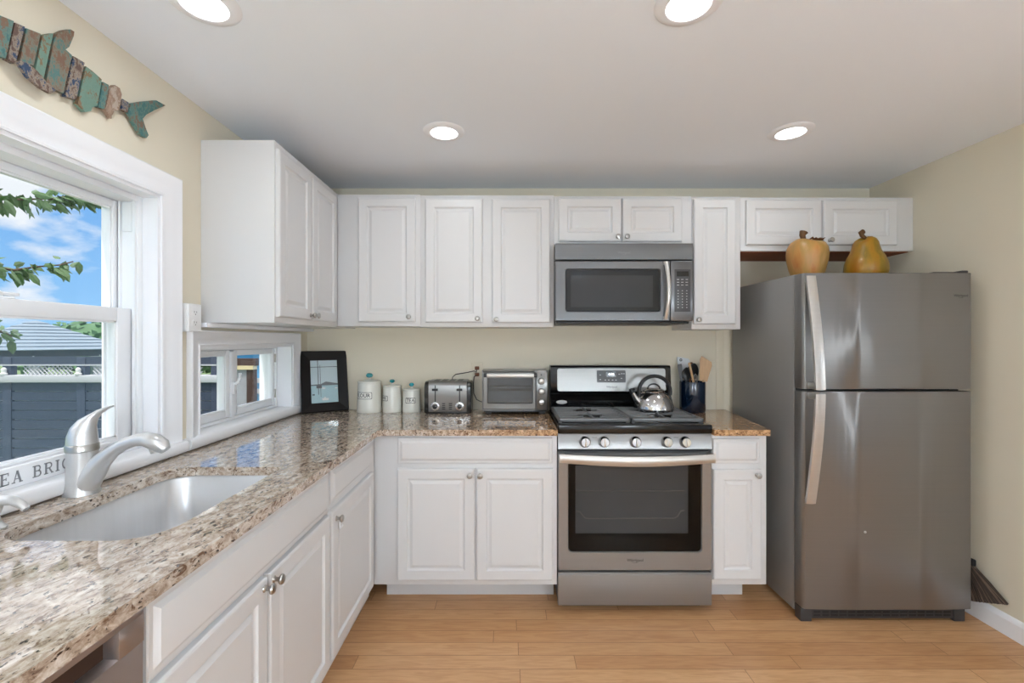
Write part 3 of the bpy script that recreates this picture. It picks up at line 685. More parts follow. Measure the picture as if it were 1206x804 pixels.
# ------------------------------------------------------------------ SEA BRIGHT sign on the window stool
t = thing('lettered_sign', (XL-0.03, 1.3, 0.991), 'white wooden block sign reading SEA BRIGHT on the window sill', 'sign')
sgx = XL-0.022
BX(sgx-0.018, sgx, 1.10, 1.52, 0.9915, 1.047, bev=0.002).build('board', 'sign_white', t)
def letters(mb, word, u0, h, gap, fn):
    """slab-serif letters from strokes; unit height 1"""
    T, th = 0.17, 0.09
    def bar(x0, y0, x1, y1, tk):
        a = Vector((x0, y0)); b = Vector((x1, y1)); d = (b-a).normalized(); n_ = Vector((-d.y, d.x))*tk/2
        mb.poly([fn(u0+p.x*h, p.y*h) for p in (a-n_, b-n_, b+n_, a+n_)])
    def stem(x, y0=0, y1=1): bar(x, y0, x, y1, T)
    def ser(x, y, w=0.36): bar(x-w/2, y+(th/2 if y < 0.5 else -th/2), x+w/2, y+(th/2 if y < 0.5 else -th/2), th)
    def arc(cx, cy, rx, ry, a0, a1, tk, tk2=None, n=14):
        for k in range(n):
            p = math.radians(a0+(a1-a0)*k/n); q = math.radians(a0+(a1-a0)*(k+1)/n)
            bar(cx+rx*math.cos(p), cy+ry*math.sin(p), cx+rx*math.cos(q), cy+ry*math.sin(q), tk)
    W = {'S': .66, 'E': .74, 'A': .86, 'B': .78, 'R': .84, 'I': .40, 'G': .82, 'H': .92, 'T': .78, ' ': .42}
    for c in word:
        w = W[c]
        if c == 'E': stem(.2); ser(.2, 0); ser(.2, 1); bar(.1, .95, .68, .95, th); bar(.1, .05, .7, .05, th); bar(.2, .52, .5, .52, th); bar(.66, .74, .66, 1, .07); bar(.68, 0, .68, .27, .07); bar(.5, .4, .5, .64, .07)
        elif c == 'A': bar(.16, 0, .42, 1, .08); bar(.42, 1, .70, 0, T); ser(.14, 0, .28); ser(.71, 0, .3); bar(.24, .33, .6, .33, .07)
        elif c == 'I': stem(.2); ser(.2, 0); ser(.2, 1)
        elif c == 'H': stem(.2); stem(.72); bar(.2, .5, .72, .5, th); [ser(x, y) for x in (.2, .72) for y in (0, 1)]
        elif c == 'T': stem(.39); ser(.39, 0); bar(.06, .95, .72, .95, th); bar(.08, .7, .08, 1, .07); bar(.70, .7, .70, 1, .07)
        elif c == 'B':
            stem(.2); ser(.2, 0); ser(.2, 1); bar(.2, .95, .46, .95, th); bar(.2, .52, .48, .52, th); bar(.2, .05, .48, .05, th); arc(.46, .735, .18, .215, -90, 90, .11); arc(.48, .285, .21, .235, -90, 90, .12)
        elif c == 'R':
            stem(.2); ser(.2, 0); ser(.2, 1); bar(.2, .95, .48, .95, th); bar(.2, .5, .48, .5, th); arc(.48, .725, .19, .225, -90, 90, .12); bar(.46, .5, .72, .03, .13); ser(.74, 0, .22)
        elif c == 'G': arc(.42, .5, .32, .45, 45, 330, .12, n=22); bar(.70, .08, .70, .45, .13); bar(.52, .44, .8, .44, th); bar(.69, .7, .69, .98, .07)
        elif c == 'S': arc(.33, .73, .2, .22, 30, 270, .11); arc(.33, .27, .22, .22, -150, 90, .12); bar(.53, .7, .53, .98, .07); bar(.10, .03, .10, .3, .07)
        u0 += (w+gap)*h
    return u0
mb = MB(); un = letters(mb, 'SEA ', 1.153, 0.033, 0.16, lambda u, v: (sgx+0.0008, u, 1.003+v)); mb.build('lettering', 'letter_grey', t, smooth=0)
mb = MB(); letters(mb, 'BRIGHT', un, 0.033, 0.16, lambda u, v: (sgx+0.0008, u, 1.003+v)); mb.build('lettering', 'letter_grey', t, smooth=0)

# ------------------------------------------------------------------ wooden fish on the left wall
fish = thing('fish_wall_art', L(70, 85, XL), 'wall-hung fish made of weathered teal, navy and bare wood planks', 'wall art')
FPX = XL+0.022
zf = lambda p: (p[0]/4.02, p[1]/4.02)
planks = [
 ('paint_teal', [(-150, 75), (-60, 50), (0, 73), (66, 100), (28, 276), (0, 268), (-60, 250), (-120, 215)]),
 ('paint_navy', [(72, 107), (118, 127), (74, 302), (36, 282)]),
 ('paint_teal_brown', [(126, 134), (193, 160), (160, 312), (96, 288)]),
 ('paint_green', [(203, 166), (253, 158), (206, 376), (169, 328)]),
 ('paint_teal_brown', [(256, 190), (272, 160), (302, 145), (335, 139), (352, 150), (349, 172), (328, 222), (311, 234), (342, 262), (301, 442), (217, 402)]),
 ('paint_navy', [(349, 266), (401, 297), (362, 472), (310, 456)]),
 ('paint_green', [(408, 314), (440, 338), (482, 376), (462, 500), (437, 508), (432, 526), (403, 530), (369, 490)]),
 ('paint_teal', [(488, 388), (516, 402), (496, 516), (466, 506)]),
 ('paint_bare', [(522, 420), (545, 402), (568, 418), (577, 446), (564, 522), (542, 524), (530, 548), (528, 562), (500, 515)]),
 ('paint_navy', [(581, 468), (611, 486), (604, 532), (577, 516)]),
 ('paint_teal', [(620, 490), (680, 481), (740, 475), (784, 499), (735, 520), (692, 543), (676, 562), (690, 605), (704, 640), (694, 653), (670, 640), (608, 536)]),
]
for i, (m_, pts) in enumerate(planks):
    q = [L(*zf(p), FPX) for p in pts]
    mb = MB(); mb.prism([(v.y, v.z) for v in q], lambda u, v, d: (XL+d, u, v), 0.0075, 0.022)
    nm = 'tail_fin' if i == len(planks)-1 else ('head_plank' if i == 0 else 'plank')
    o = mb.build(nm, [m_], fish, smooth=20)
q = [L(*zf(p), FPX+0.008) for p in [(78, 290), (95, 286), (130, 300), (172, 334), (215, 385), (262, 428), (236, 442), (188, 416), (128, 364)]]
mb = MB(); mb.prism([(v.y, v.z) for v in q], lambda u, v, d: (XL+d, u, v), 0.0225, 0.032); mb.build('pectoral_fin', 'paint_navy', fish, smooth=20)
q = [L(*zf(p), XL+0.007) for p in [(-100, 120), (0, 120), (120, 170), (260, 230), (360, 330), (480, 420), (600, 495), (640, 500), (625, 535), (560, 505), (440, 470), (300, 400), (150, 280), (0, 225), (-100, 190)]]
mb = MB(); mb.prism([(v.y, v.z) for v in q], lambda u, v, d: (XL+d, u, v), 0.0, 0.0075); mb.build('backing_strip', 'plank_spine', fish, smooth=20)

# ------------------------------------------------------------------ outlets
def outlet(root, fn, m_, duplex=True, w=0.072, h=0.115):
    mb = MB()
    mb.loops([[fn(-w/2+i, d, -h/2+i), fn(w/2-i, d, -h/2+i), fn(w/2-i, d, h/2-i), fn(-w/2+i, d, h/2-i)] for i, d in ((0, 0), (0, 0.003), (0.003, 0.006))])
    mb.build('cover_plate', m_, root)
    for s_ in (-1, 1):
        cz = s_*0.021
        mb = MB(); mb.prism([(0.017*math.cos(a), max(-0.0135, min(0.0135, 0.017*math.sin(a)))) for a in [2*PI*k/24 for k in range(24)]], lambda u, v, d: fn(u, d, v+cz), 0.006, 0.0078)
        rc = mb.build('receptacle', m_, root)
        mb = MB()
        for (u, v, a, b) in ((-0.0065, 0.003, 0.0012, 0.004), (0.0065, 0.003, 0.0012, 0.0035), (0, -0.007, 0.0022, 0.0022)):
            mb.poly([fn(u-a, 0.0080, cz+v-b), fn(u+a, 0.0080, cz+v-b), fn(u+a, 0.0080, cz+v+b), fn(u-a, 0.0080, cz+v+b)])
        mb.build('slot', 'dark_grey_plastic', rc, smooth=0)
t = thing('wall_outlet', (XL, 1.84, 1.48), 'white surface-box wall outlet between the large window and wall cabinet', 'outlet')
BX(XL+0.0005, XL+0.026, 1.8, 1.885, 1.425, 1.54, bev=0.004).build('surface_box', 'outlet_white', t)
outlet(t, lambda u, d, v: (XL+0.026+d, 1.842+u, 1.482+v), 'outlet_white', w=0.078, h=0.112)
t = thing('wall_outlet', (-0.205, YW, 1.19), 'ivory wall outlet with two plugs above the toaster', 'outlet')
outlet(t, lambda u, d, v: (-0.205+u, YW-d, 1.19+v), 'outlet_ivory')

def brand_mark(mb, size, fn):
    mb.text('Whirlpool', size, fn)
    n_ = 20
    for k in range(n_):
        a, b = [math.radians(150+250*(k+j)/n_) for j in (0, 1)]; w0, w1 = [0.02+0.05*math.sin(PI*(k+j)/n_) for j in (0, 1)]
        q = [(0.9*size*math.cos(a), size*(0.62*math.sin(a)-0.1)), (0.9*size*math.cos(b), size*(0.62*math.sin(b)-0.1)), ((0.9-w1)*size*math.cos(b), size*((0.62-w1)*math.sin(b)-0.1)), ((0.9-w0)*size*math.cos(a), size*((0.62-w0)*math.sin(a)-0.1))]
        mb.poly([fn(u, v, 0) for u, v in q])
    return mb
# ------------------------------------------------------------------ microwave
MF = 2.535
sm = F/MF
mx_ = lambda x: (x-CXP)/sm
mz_ = lambda y: CH-(y-CYP)/sm
mx0, mx1 = mx_(654), mx_(816.5)
t = thing('microwave', ((mx0+mx1)/2, 2.74, mz_(381)), 'stainless over-the-range microwave hung below the short cabinet', 'microwave')
zt = bz(289)-0.001
BX(mx0+0.004, mx1-0.004, MF+0.035, YW-0.002, mz_(381)+0.012, zt-0.003, bev=0.003).build('case', 'black_plastic', t)
BX(mx0+0.006, mx1-0.02, MF+0.012, YW-0.02, mz_(381), mz_(381)+0.0125, bev=0.003).build('bottom_tray', 'black_plastic', t)
mb = MB(); zz = [mz_(306), mz_(305), mz_(292), zt-0.004]
mb.loops([[(mx0, y, z), (mx1, y, z), (mx1, MF+0.036, z), (mx0, MF+0.036, z)] for z, y in ((zz[0], MF+0.012), (zz[1], MF+0.006), (zz[2], MF+0.0), (zz[3], MF+0.004))])
vp = mb.build('vent_panel', 'steel_mw', t)
brand_mark(MB(), 0.017, lambda u, v, d: (mx_(735)+u, MF+0.0015, mz_(297.3)+v)).build('logo', 'utensil_grey', vp, smooth=0)
dxa, dxb = mx0, mx_(789.5)
def front_with_hole(mb, x0, x1, z0, z1, hx0, hx1, hz0, hz1, yf, yb, r=0.012, bev=0.006):
    """front slab with a rounded-corner window hole"""
    out_ = rrect(x0, x1, z0, z1, 0.004, 3); inn = rrect(hx0, hx1, hz0, hz1, r, 3)
    R = [[(x, yb, z) for x, z in out_], [(x, yf+bev, z) for x, z in out_], [(x, yf, z) for x, z in rrect(x0+bev*0.7, x1-bev*0.7, z0+bev*0.7, z1-bev*0.7, 0.004, 3)], [(x, yf, z) for x, z in rrect(hx0-0.004, hx1+0.004, hz0-0.004, hz1+0.004, r+0.004, 3)], [(x, yf+0.006, z) for x, z in inn], [(x, yb, z) for x, z in inn]]
    mb.loops(R, False, False)
    # back face
    n = len(out_)
    for i in range(n):
        j = (i+1) % n
        mb.poly([(out_[i][0], yb, out_[i][1]), (out_[j][0], yb, out_[j][1]), (inn[j][0], yb, inn[j][1]), (inn[i][0], yb, inn[i][1])])
    return mb
d = front_with_hole(MB(), dxa, dxb, mz_(378), mz_(307), mx_(666.5), mx_(777.5), mz_(366.5), mz_(317), MF, MF+0.034).build('door', 'steel_mw', t)
BX(mx_(666), mx_(778), MF+0.008, MF+0.03, mz_(367), mz_(316.5)).build('window', 'window_tint', d)
BX(mx_(672.5), mx_(769.5), MF+0.0072, MF+0.012, mz_(361.5), mz_(324)).build('window_mesh', 'mesh_glass', d)
hp = []
for k in range(13):
    u = k/12; z = mz_(308.5)+(mz_(376)-mz_(308.5))*u
    b = math.sin(PI*u)
    hp.append((mx_(783.5)+0.006*b, MF-0.008-0.038*b, z))
mb = MB(); mb.tube(hp, [(0.0075, 0.011)]*13, n=14, up=(1, 0, 0)); mb.box(mx_(781), mx_(786), MF-0.01, MF, mz_(312), mz_(308)); mb.box(mx_(781), mx_(786), MF-0.01, MF, mz_(376.5), mz_(372.5))
mb.build('handle', 'handle_steel', d)
cp = BX(mx_(790), mx1, MF, MF+0.034, mz_(378), mz_(307), bev=0.006).build('control_panel', 'steel_mw', t)
kp = BX(mx_(794.3), mx_(813.2), MF-0.0015, MF+0.003, mz_(367), mz_(317), bev=0.001).build('keypad', 'keypad_grey', t)
BX(mx_(796.8), mx_(811), MF-0.0022, MF, mz_(325.5), mz_(319.5)).build('display', 'black_gloss', kp)
for r_ in range(11):
    y = 329+r_*3.3
    for c_, x in enumerate((798.5, 803.5, 808.7)):
        if r_ in (3,): continue
        w = 0.0065 if r_ < 3 else 0.003
        BX(mx_(x)-w, mx_(x)+w, MF-0.0019, MF-0.0012, mz_(y)-0.0018, mz_(y)+0.0018).build('key', 'print_light', kp, smooth=0)

# ------------------------------------------------------------------ gas range
RF = 2.285; sr_ = F/RF
rx = lambda x: (x-CXP)/sr_
rz = lambda y: CH-(y-CYP)/sr_
rx0, rx1 = 0.2515, 1.033
t = thing('gas_range', ((rx0+rx1)/2, 2.6, 0), 'stainless freestanding gas range with black cooktop between the base cabinets', 'range')
BX(rx0+0.003, rx1-0.003, 2.315, 2.90, 0.04, 0.90).build('body', 'black_plastic', t)
BX(rx0+0.03, rx1-0.03, 2.36, 2.88, 0.0, 0.041).build('plinth', 'black_plastic', t)
mb = MB(); mb.box(rx0, rx1, RF, 2.316, rz(713), rz(676.5), bev=0.004); mb.box(rx0, rx1, RF+0.004, 2.316, rz(678), rz(674.5), bev=0.004)
mb.build('drawer', 'steel_h', t)
d = front_with_hole(MB(), rx0, rx1, rz(672), rz(533), rx(669.5), rx(826.5), rz(650), rz(541), RF, RF+0.034, r=0.02).build('oven_door', 'steel_h', t)
BX(rx(669), rx(827), RF+0.007, RF+0.010, rz(650.5), rz(540.5)).build('glass', 'oven_glass', d)
mb = MB()
a, b, c, e_ = rx(669), rx(827), rz(650.5), rz(540.5)
a2, b2, c2, e2 = rx(678), rx(813), rz(630.5), rz(548.5)
for q in ((a, a2, c, e_), (b2, b, c, e_), (a2, b2, c, c2), (a2, b2, e2, e_)):
    mb.box(q[0], q[1], RF+0.011, RF+0.014, q[2], q[3])
mb.build('glass_border', 'window_tint', d)
BX(a2, b2, RF+0.028, RF+0.032, c2, e2).build('cavity_back', 'oven_inside', d)
mb = MB()
mb.tube([(rx(679), RF+0.022, rz(579.5)), (rx(808), RF+0.022, rz(579.5))], 0.003, n=6)
mb.tube([(rx(679), RF+0.022, rz(604)), (rx(683.5), RF+0.022, rz(604)), (rx(689), RF+0.022, rz(611.5)), (rx(693), RF+0.022, rz(612.5)), (rx(796), RF+0.022, rz(612)), (rx(800), RF+0.022, rz(610)), (rx(804), RF+0.022, rz(603.5)), (rx(808), RF+0.022, rz(603))], 0.003, n=6)
tag(mb.build('rack', 'handle_steel', d), 'wire rack seen through the oven glass')
brand_mark(MB(), 0.02, lambda u, v, dd: (rx(748)+u, RF-0.0006, rz(659.5)+v)).build('logo', 'ink_dark', d, smooth=0)
# bowed strap handle
mb = MB(); rings = []
for k in range(21):
    u = k/20; b = math.sin(PI*u); x = rx0+0.002+(rx1-rx0-0.004)*u
    y_ = RF-0.040-0.012*b; za = rz(542.5)-0.016*b; zb = rz(532.5)-0.010*b
    rings.append([(x, y_, za), (x, y_-0.006, (za*3+zb)/4), (x, y_-0.008, (za+zb)/2), (x, y_-0.006, (za+3*zb)/4), (x, y_, zb), (x, y_+0.012, zb-0.002), (x, y_+0.012, za+0.002)])
mb.loops(rings)
for x in (rx0+0.002, rx1-0.032): mb.box(x, x+0.03, RF-0.034, RF+0.001, rz(542), rz(533), bev=0.004)
mb.build('handle', 'handle_steel', d)
mb = MB(); mb.loops([[(rx0, y, z), (rx1, y, z), (rx1, 2.33, z), (rx0, 2.33, z)] for z, y in ((rz(529.5), RF+0.006), (rz(528.5), RF+0.0), (rz(512), RF+0.012), (rz(511), RF+0.014))])
cp = mb.build('control_panel', 'steel_h', t)
for i, x in enumerate((689, 711.5, 748.5, 785.5, 807)):
    o = (rx(x), RF+0.005, rz(520.5))
    k_ = MB().lathe([(0.029, 0), (0.029, 0.003), (0.0265, 0.006), (0.024, 0.024), (0.021, 0.028), (0.0001, 0.028)], o, (0, -1, 0.1), n=32)
    kn = k_.build('burner_knob', 'polished_steel', t)
    mb = MB().box(o[0]-0.0035, o[0]+0.0035, RF-0.031, RF-0.018, o[2]-0.019, o[2]+0.023, bev=0.002); mb.build('grip', 'handle_steel', kn)
for x in (700.5, 796.5): BX(rx(x)-0.012, rx(x)+0.012, RF+0.0035, RF+0.006, rz(515.4), rz(515.0)).build('dial_mark', 'ink_dark', cp)
# cooktop deck and lip
mb = MB(); mb.box(rx0-0.001, rx1+0.001, RF-0.004, 2.34, rz(510.5), rz(500), bev=0.006, seg=3); mb.box(rx0, rx1, 2.32, 2.895, 0.90, 0.944, bev=0.006)
mb.box(rx0+0.0, rx1-0.0, 2.33, 2.80, 0.944, 0.952, bev=0.003)
ct = mb.build('cooktop', 'black_gloss', t)
for (x, y) in ((0.43, 2.47), (0.43, 2.68), (0.855, 2.47), (0.845, 2.68)):
    bu = MB().lathe([(0.055, 0), (0.055, 0.004), (0.04, 0.006), (0.038, 0.010), (0.001, 0.010)], (x, y, 0.951), n=32).build('burner', 'nickel', t)
    MB().lathe([(0.034, 0.010), (0.034, 0.014), (0.028, 0.016), (0.001, 0.016)], (x, y, 0.951), n=32).build('burner_cap', 'cast_iron', bu)
mid = (rx0+rx1)/2
for (a, b) in ((rx0+0.008, mid-0.002), (mid+0.002, rx1-0.008)):
    mb = MB(); g0, g1 = 2.36, 2.775; zt_, zb_ = 0.982, 0.968
    mb.box(a, b, g0, g0+0.022, zb_-0.006, zt_, bev=0.004); mb.box(a, b, g1-0.016, g1, zb_-0.004, zt_, bev=0.004)
    mb.box(a, a+0.016, g0, g1, zb_-0.004, zt_, bev=0.004); mb.box(b-0.016, b, g0, g1, zb_-0.004, zt_, bev=0.004)
    cx = (a+b)/2
    mb.box(cx-0.005, cx+0.005, g0+0.02, g1-0.01, zb_, zt_, bev=0.002)
    for j in range(1, 7):
        y = g0+0.022+(g1-g0-0.038)*j/7
        if j in (1, 2, 5, 6):     # fingers stop short over each burner
            k_ = 0.045 if j in (1, 6) else 0.07
            mb.box(a+0.01, cx-k_, y-0.007, y+0.007, zb_, zt_, bev=0.002); mb.box(cx+k_, b-0.01, y-0.007, y+0.007, zb_, zt_, bev=0.002)
        else: mb.box(a+0.01, b-0.01, y-0.007, y+0.007, zb_, zt_, bev=0.002)
    for (x, y) in ((a+0.012, g0+0.012), (b-0.012, g0+0.012), (a+0.012, g1-0.012), (b-0.012, g1-0.012)):
        mb.box(x-0.008, x+0.008, y-0.008, y+0.008, 0.951, zb_+0.003)
    mb.build('grate', 'cast_iron', t)
# backguard
GY = 2.80; sg = F/GY
gx = lambda x: (x-CXP)/sg
gz = lambda y: CH-(y-CYP)/sg
mb = MB(); pr = [(GY+0.09, 0.93), (GY+0.0, 0.93), (GY-0.02, 0.985), (GY-0.02, gz(471)), (GY+0.012, gz(463)), (GY+0.004, gz(461.5)), (GY, gz(459)), (GY+0.012, gz(432.5)), (GY+0.022, gz(430.5)), (GY+0.09, gz(430.5))]
mb.loops([[(x, y, z) for y, z in pr] for x in (gx(648.5), gx(790.5))])
bgd = mb.build('backguard', 'black_gloss', t, smooth=30)
fb = lambda y: GY+0.012*(461.5-y)/29.0 - 0.0
mb = MB(); mb.loops([[(gx(xx), fb(yy)+dd, gz(yy)) for xx, yy in rrect(656.5, 784, 433.8, 460.5, 2.5, 4)] for dd in (0.003, -0.0035)])
pn = mb.build('console_face', 'steel_cool', bgd)
mb = MB(); mb.loops([[(gx(xx), fb(yy)+dd, gz(yy)) for xx, yy in rrect(703, 737, 436, 450.3, 1.2, 4)] for dd in (0.0, -0.005)]); mb.build('clock_panel', 'keypad_grey', bgd)
mb = MB(); mb.loops([[(gx(xx), fb(yy)+dd, gz(yy)) for xx, yy in rrect(713.8, 725.5, 437.8, 443.6, 0.5, 2)] for dd in (0.0, -0.006)]); mb.build('clock_display', 'black_gloss', bgd)
MB().text('4:08', 0.021, lambda u, v, d: (gx(720)+u, fb(441)-0.0068, gz(440.8)+v)).build('clock_digits', 'clock_digits', bgd, smooth=0)
mb = MB()
for (x, y) in [(707+i*0.0, 441.5) for i in range(1)]+[(707, 446.8), (713, 447.4), (717, 447.4), (721.5, 447.4), (725.5, 447.4), (732, 445.4), (729.5, 440.5), (732.5, 440), (735, 440)]:
    BX(gx(x-0.9), gx(x+0.9), fb(y)-0.0058, fb(y)-0.0045, gz(y+0.35), gz(y-0.35)).build('clock_button', 'print_light', bgd, smooth=0)
brand_mark(MB(), 0.016, lambda u, v, d: (gx(720.5)+u, fb(455.5)-0.0042, gz(455.5)+v)).build('logo', 'ink_dark', bgd, smooth=0)
MB().lathe([(0.034, 0), (0.034, 0.002), (0.031, 0.0035), (0.001, 0.004)], (gx(661), GY-0.02, gz(472.8)), (0, -1, 0), n=32, sx=1.0).build('oval_badge', 'print_light', bgd)
ob = [c for c in bgd.children if c.name.startswith('oval_badge')][0]
for v in ob.data.vertices: v.co.z = (v.co.z-(gz(472.8)))*0.36+gz(472.8)

# kettle
KX, KY = 0.848, 2.63; KZ = 0.9825
t = thing('tea_kettle', (KX, KY, KZ), 'polished steel whistling kettle on the right rear burner', 'kettle')
MB().lathe([(0.105, 0.0), (0.112, 0.004), (0.1135, 0.016), (0.110, 0.034), (0.098, 0.066), (0.078, 0.094), (0.060, 0.108), (0.055, 0.112)], (KX, KY, KZ), n=48).build('body', 'polished_steel', t)
ld_ = MB().lathe([(0.060, 0.110), (0.062, 0.114), (0.055, 0.121), (0.03, 0.127), (0.001, 0.128)], (KX, KY, KZ), n=40).build('lid', 'polished_steel', t)
mb = MB(); mb.tube([(KX+0.036*math.cos(a), KY, KZ+0.124+0.030*math.sin(a)) for a in [PI*k/10 for k in range(11)]], 0.0045, n=10); mb.build('lid_grip', 'black_plastic', ld_)
hp = []
for k in range(17):
    a = math.radians(-12+(192+12)*k/16)
    hp.append((KX+0.005+0.092*math.cos(a), KY, KZ+0.108+0.092*math.sin(a)))
mb = MB(); mb.tube(hp, [(0.014, 0.011)]*17, n=14, up=(0, 0, 1)); mb.build('handle', 'black_plastic', t)
mb = MB(); mb.tube([(KX-0.085, KY-0.02, KZ+0.045), (KX-0.108, KY-0.022, KZ+0.07), (KX-0.125, KY-0.025, KZ+0.095), (KX-0.132, KY-0.026, KZ+0.108)], [0.024, 0.019, 0.015, 0.015], n=18)
spt = mb.build('spout', 'polished_steel', t)
MB().tube([(KX-0.131, KY-0.026, KZ+0.105), (KX-0.140, KY-0.027, KZ+0.122), (KX-0.120, KY-0.025, KZ+0.128)], [0.016, 0.014, 0.008], n=14).build('spout_cap', 'black_plastic', spt)

# ------------------------------------------------------------------ refrigerator
fx0, fx1 = 1.440, 2.278; FD, FB = 2.20, 2.275
t = thing('refrigerator', ((fx0+fx1)/2, 2.58, 0), 'stainless top-freezer refrigerator with grey sides in the right corner', 'refrigerator')
BX(fx0, fx1, FB, 2.90, 0.03, 1.722, bev=0.006).build('cabinet_body', 'fridge_side', t)
for (x, y) in ((fx0+0.06, FB+0.06), (fx1-0.06, FB+0.06), (fx0+0.06, 2.84), (fx1-0.06, 2.84)): MB().cyl((x, y, 0), (x, y, 0.035), 0.02).build('foot', 'black_plastic', t)
def fridge_door(name, za, zb):
    mb = MB(); w = fx1-fx0; prof = [(fx0, FB-0.008), (fx0+0.001, FD+0.022), (fx0+0.006, FD+0.012)]
    for k in range(25):
        u = k/24; x = fx0+0.014+(w-0.028)*u
        prof.append((x, FD+0.006-0.010*4*u*(1-u)))
    prof += [(fx1-0.006, FD+0.012), (fx1-0.001, FD+0.022), (fx1, FB-0.008)]
    rings = []
    for z, k in ((za, 0.004), (za+0.004, 0.0), (zb-0.004, 0.0), (zb, 0.004)):
        rings.append([(min(max(x, fx0+k), fx1-k), max(y, FD-0.004+k) if y < FB-0.02 else y, z) for x, y in prof])
    mb.loops(rings)
    return mb.build(name, 'steel_fridge', t, smooth=30)
zs = CH-(459.5-CYP)/F*FD
fz = fridge_door('freezer_door', zs+0.006, 1.720)
fr = fridge_door('fridge_door', 0.074, zs-0.006)
BX(fx0+0.01, fx1-0.01, FB-0.0085, FB, 0.06, 1.715).build('door_gasket', 'dark_gap', t)
def fhandle(parent, za, zb, splitend):
    """flat curved bar, standing off the door towards the split"""
    mb = MB(); rings = []
    for k in range(19):
        u = k/18; z = za+(zb-za)*u
        s_ = u if splitend == 1 else 1-u
        off = 0.012+0.058*math.sin(s_*PI/2)**1.0
        x0 = 1.447+0.008*s_
        y_ = FD-off; w = 0.050
        rings.append([(x0, y_+0.012, z), (x0+0.002, y_+0.002, z), (x0+w*0.5, y_-0.002, z), (x0+w-0.002, y_+0.002, z), (x0+w, y_+0.012, z)])
    mb.loops(rings)
    ze = za if splitend == 0 else zb
    d = 1 if splitend == 0 else -1
    mb.box(1.464, 1.492, FD-0.060, FD+0.006, ze, ze+d*0.03, bev=0.003)
    zo = zb if splitend == 0 else za
    mb.box(1.452, 1.480, FD-0.006, FD+0.010, zo, zo-d*0.03, bev=0.003)
    return mb.build('handle', 'handle_steel', parent)
fhandle(fz, zs+0.004+0.004, 1.705, 0)
fhandle(fr, CH-(594-CYP)/F*(FD-0.02), zs-0.010, 1)
brand_mark(MB(), 0.0165, lambda u, v, d: (P(1131.5, 0, FD).x+u, FD-0.0012, P(0, 348, FD).z+v)).build('logo', 'ink_dark', fz, smooth=0)
mb = MB(); mb.box(fx1-0.15, fx1-0.004, FD+0.05, FB+0.08, 1.7225, 1.733, bev=0.004); mb.box(fx1-0.03, fx1+0.0, FD+0.03, FB+0.02, 1.7225, 1.737, bev=0.003)
mb.build('hinge_cover', 'dark_grey_plastic', t)
mb = MB(); mb.box(fx1-0.06, fx1-0.005, FD+0.02, FB, zs-0.003, zs+0.003)
mb.build('middle_hinge', 'nickel', t)
g = BX(fx0+0.015, fx1-0.02, FB-0.045, FB-0.001, 0.012, 0.068, bev=0.004).build('base_grille', 'dark_grey_plastic', t)
mb = MB()
for j in range(2):
    for i in range(16):
        x = fx0+0.07+i*0.043
        mb.box(x, x+0.034, FB-0.047, FB-0.0445, 0.026+j*0.016, 0.036+j*0.016)
mb.build('vent_slots', 'black_plastic', g)
for x in (fx0+0.005, fx1-0.075): BX(x, x+0.055, FB-0.05, FB, 0.0, 0.07, bev=0.004).build('front_foot', 'dark_grey_plastic', t)
MB().lathe([(0.006, 0), (0.006, 0.002), (0.001, 0.003)], (1.74, FD-0.0035, 0.455+0.0), (0, -1, 0), n=16).build('door_spot', 'print_light', fr)

# decorative apple and pear on the refrigerator
def lumpy(mb, prof, o, n=40, ribs=0, amp=0.0, seed=0):
    rings = []
    for r, z in prof:
        ring = []
        for i in range(n):
            a = 2*PI*i/n
            k = 0.89*(1+amp*math.sin(ribs*a+seed)*min(1, r/0.06)) + 0.03*mnoise.noise(Vector((math.cos(a)*1.3+seed, math.sin(a)*1.3, z*9)))
            ring.append((o[0]+r*k*math.cos(a), o[1]+r*k*math.sin(a), o[2]+z*(1+0.04*math.sin(a*2+seed)*(z/0.2))))
        rings.append(ring)
    return mb.loops(rings)
AX, AY, AZ = 1.634, 2.46, 1.7225
t = thing('decor_apple', (AX, AY, AZ), 'large orange-tan decorative apple with a stem on the refrigerator', 'ornament')
lumpy(MB(), [(0.05, 0.0), (0.070, 0.003), (0.085, 0.02), (0.098, 0.055), (0.109, 0.10), (0.114, 0.14), (0.110, 0.172), (0.096, 0.196), (0.075, 0.209), (0.05, 0.210), (0.03, 0.202), (0.012, 0.19), (0.001, 0.186)], (AX, AY, AZ), ribs=5, amp=0.025, seed=1).build('flesh', 'apple_skin', t, smooth=60)
MB().tube([(AX-0.030, AY-0.02, AZ+0.19), (AX-0.036, AY-0.022, AZ+0.214), (AX-0.044, AY-0.024, AZ+0.236), (AX-0.036, AY-0.024, AZ+0.254)], [0.014, 0.012, 0.015, 0.021], n=12).build('stem', 'fruit_stem', t)
mb = MB()
for k in range(4): mb.tube([(AX-0.02+0.018*k, AY-0.03, AZ+0.207), (AX-0.004+0.018*k, AY-0.045, AZ+0.219-0.003*k), (AX+0.014+0.018*k, AY-0.04, AZ+0.209+0.004*k)], [0.004, 0.012, 0.003], n=8, flat=0.4)
mb.build('leaf', 'leaf_brown', t)
PX_ = 1.952
t = thing('decor_pear', (PX_, AY, AZ), 'large golden yellow decorative pear with a curled stem on the refrigerator', 'ornament')
lumpy(MB(), [(0.06, 0.0), (0.088, 0.003), (0.105, 0.02), (0.113, 0.05), (0.110, 0.085), (0.096, 0.12), (0.078, 0.15), (0.070, 0.175), (0.065, 0.195), (0.054, 0.211), (0.035, 0.221), (0.015, 0.224), (0.001, 0.222)], (PX_, AY, AZ), seed=4).build('flesh', 'pear_skin', t, smooth=60)
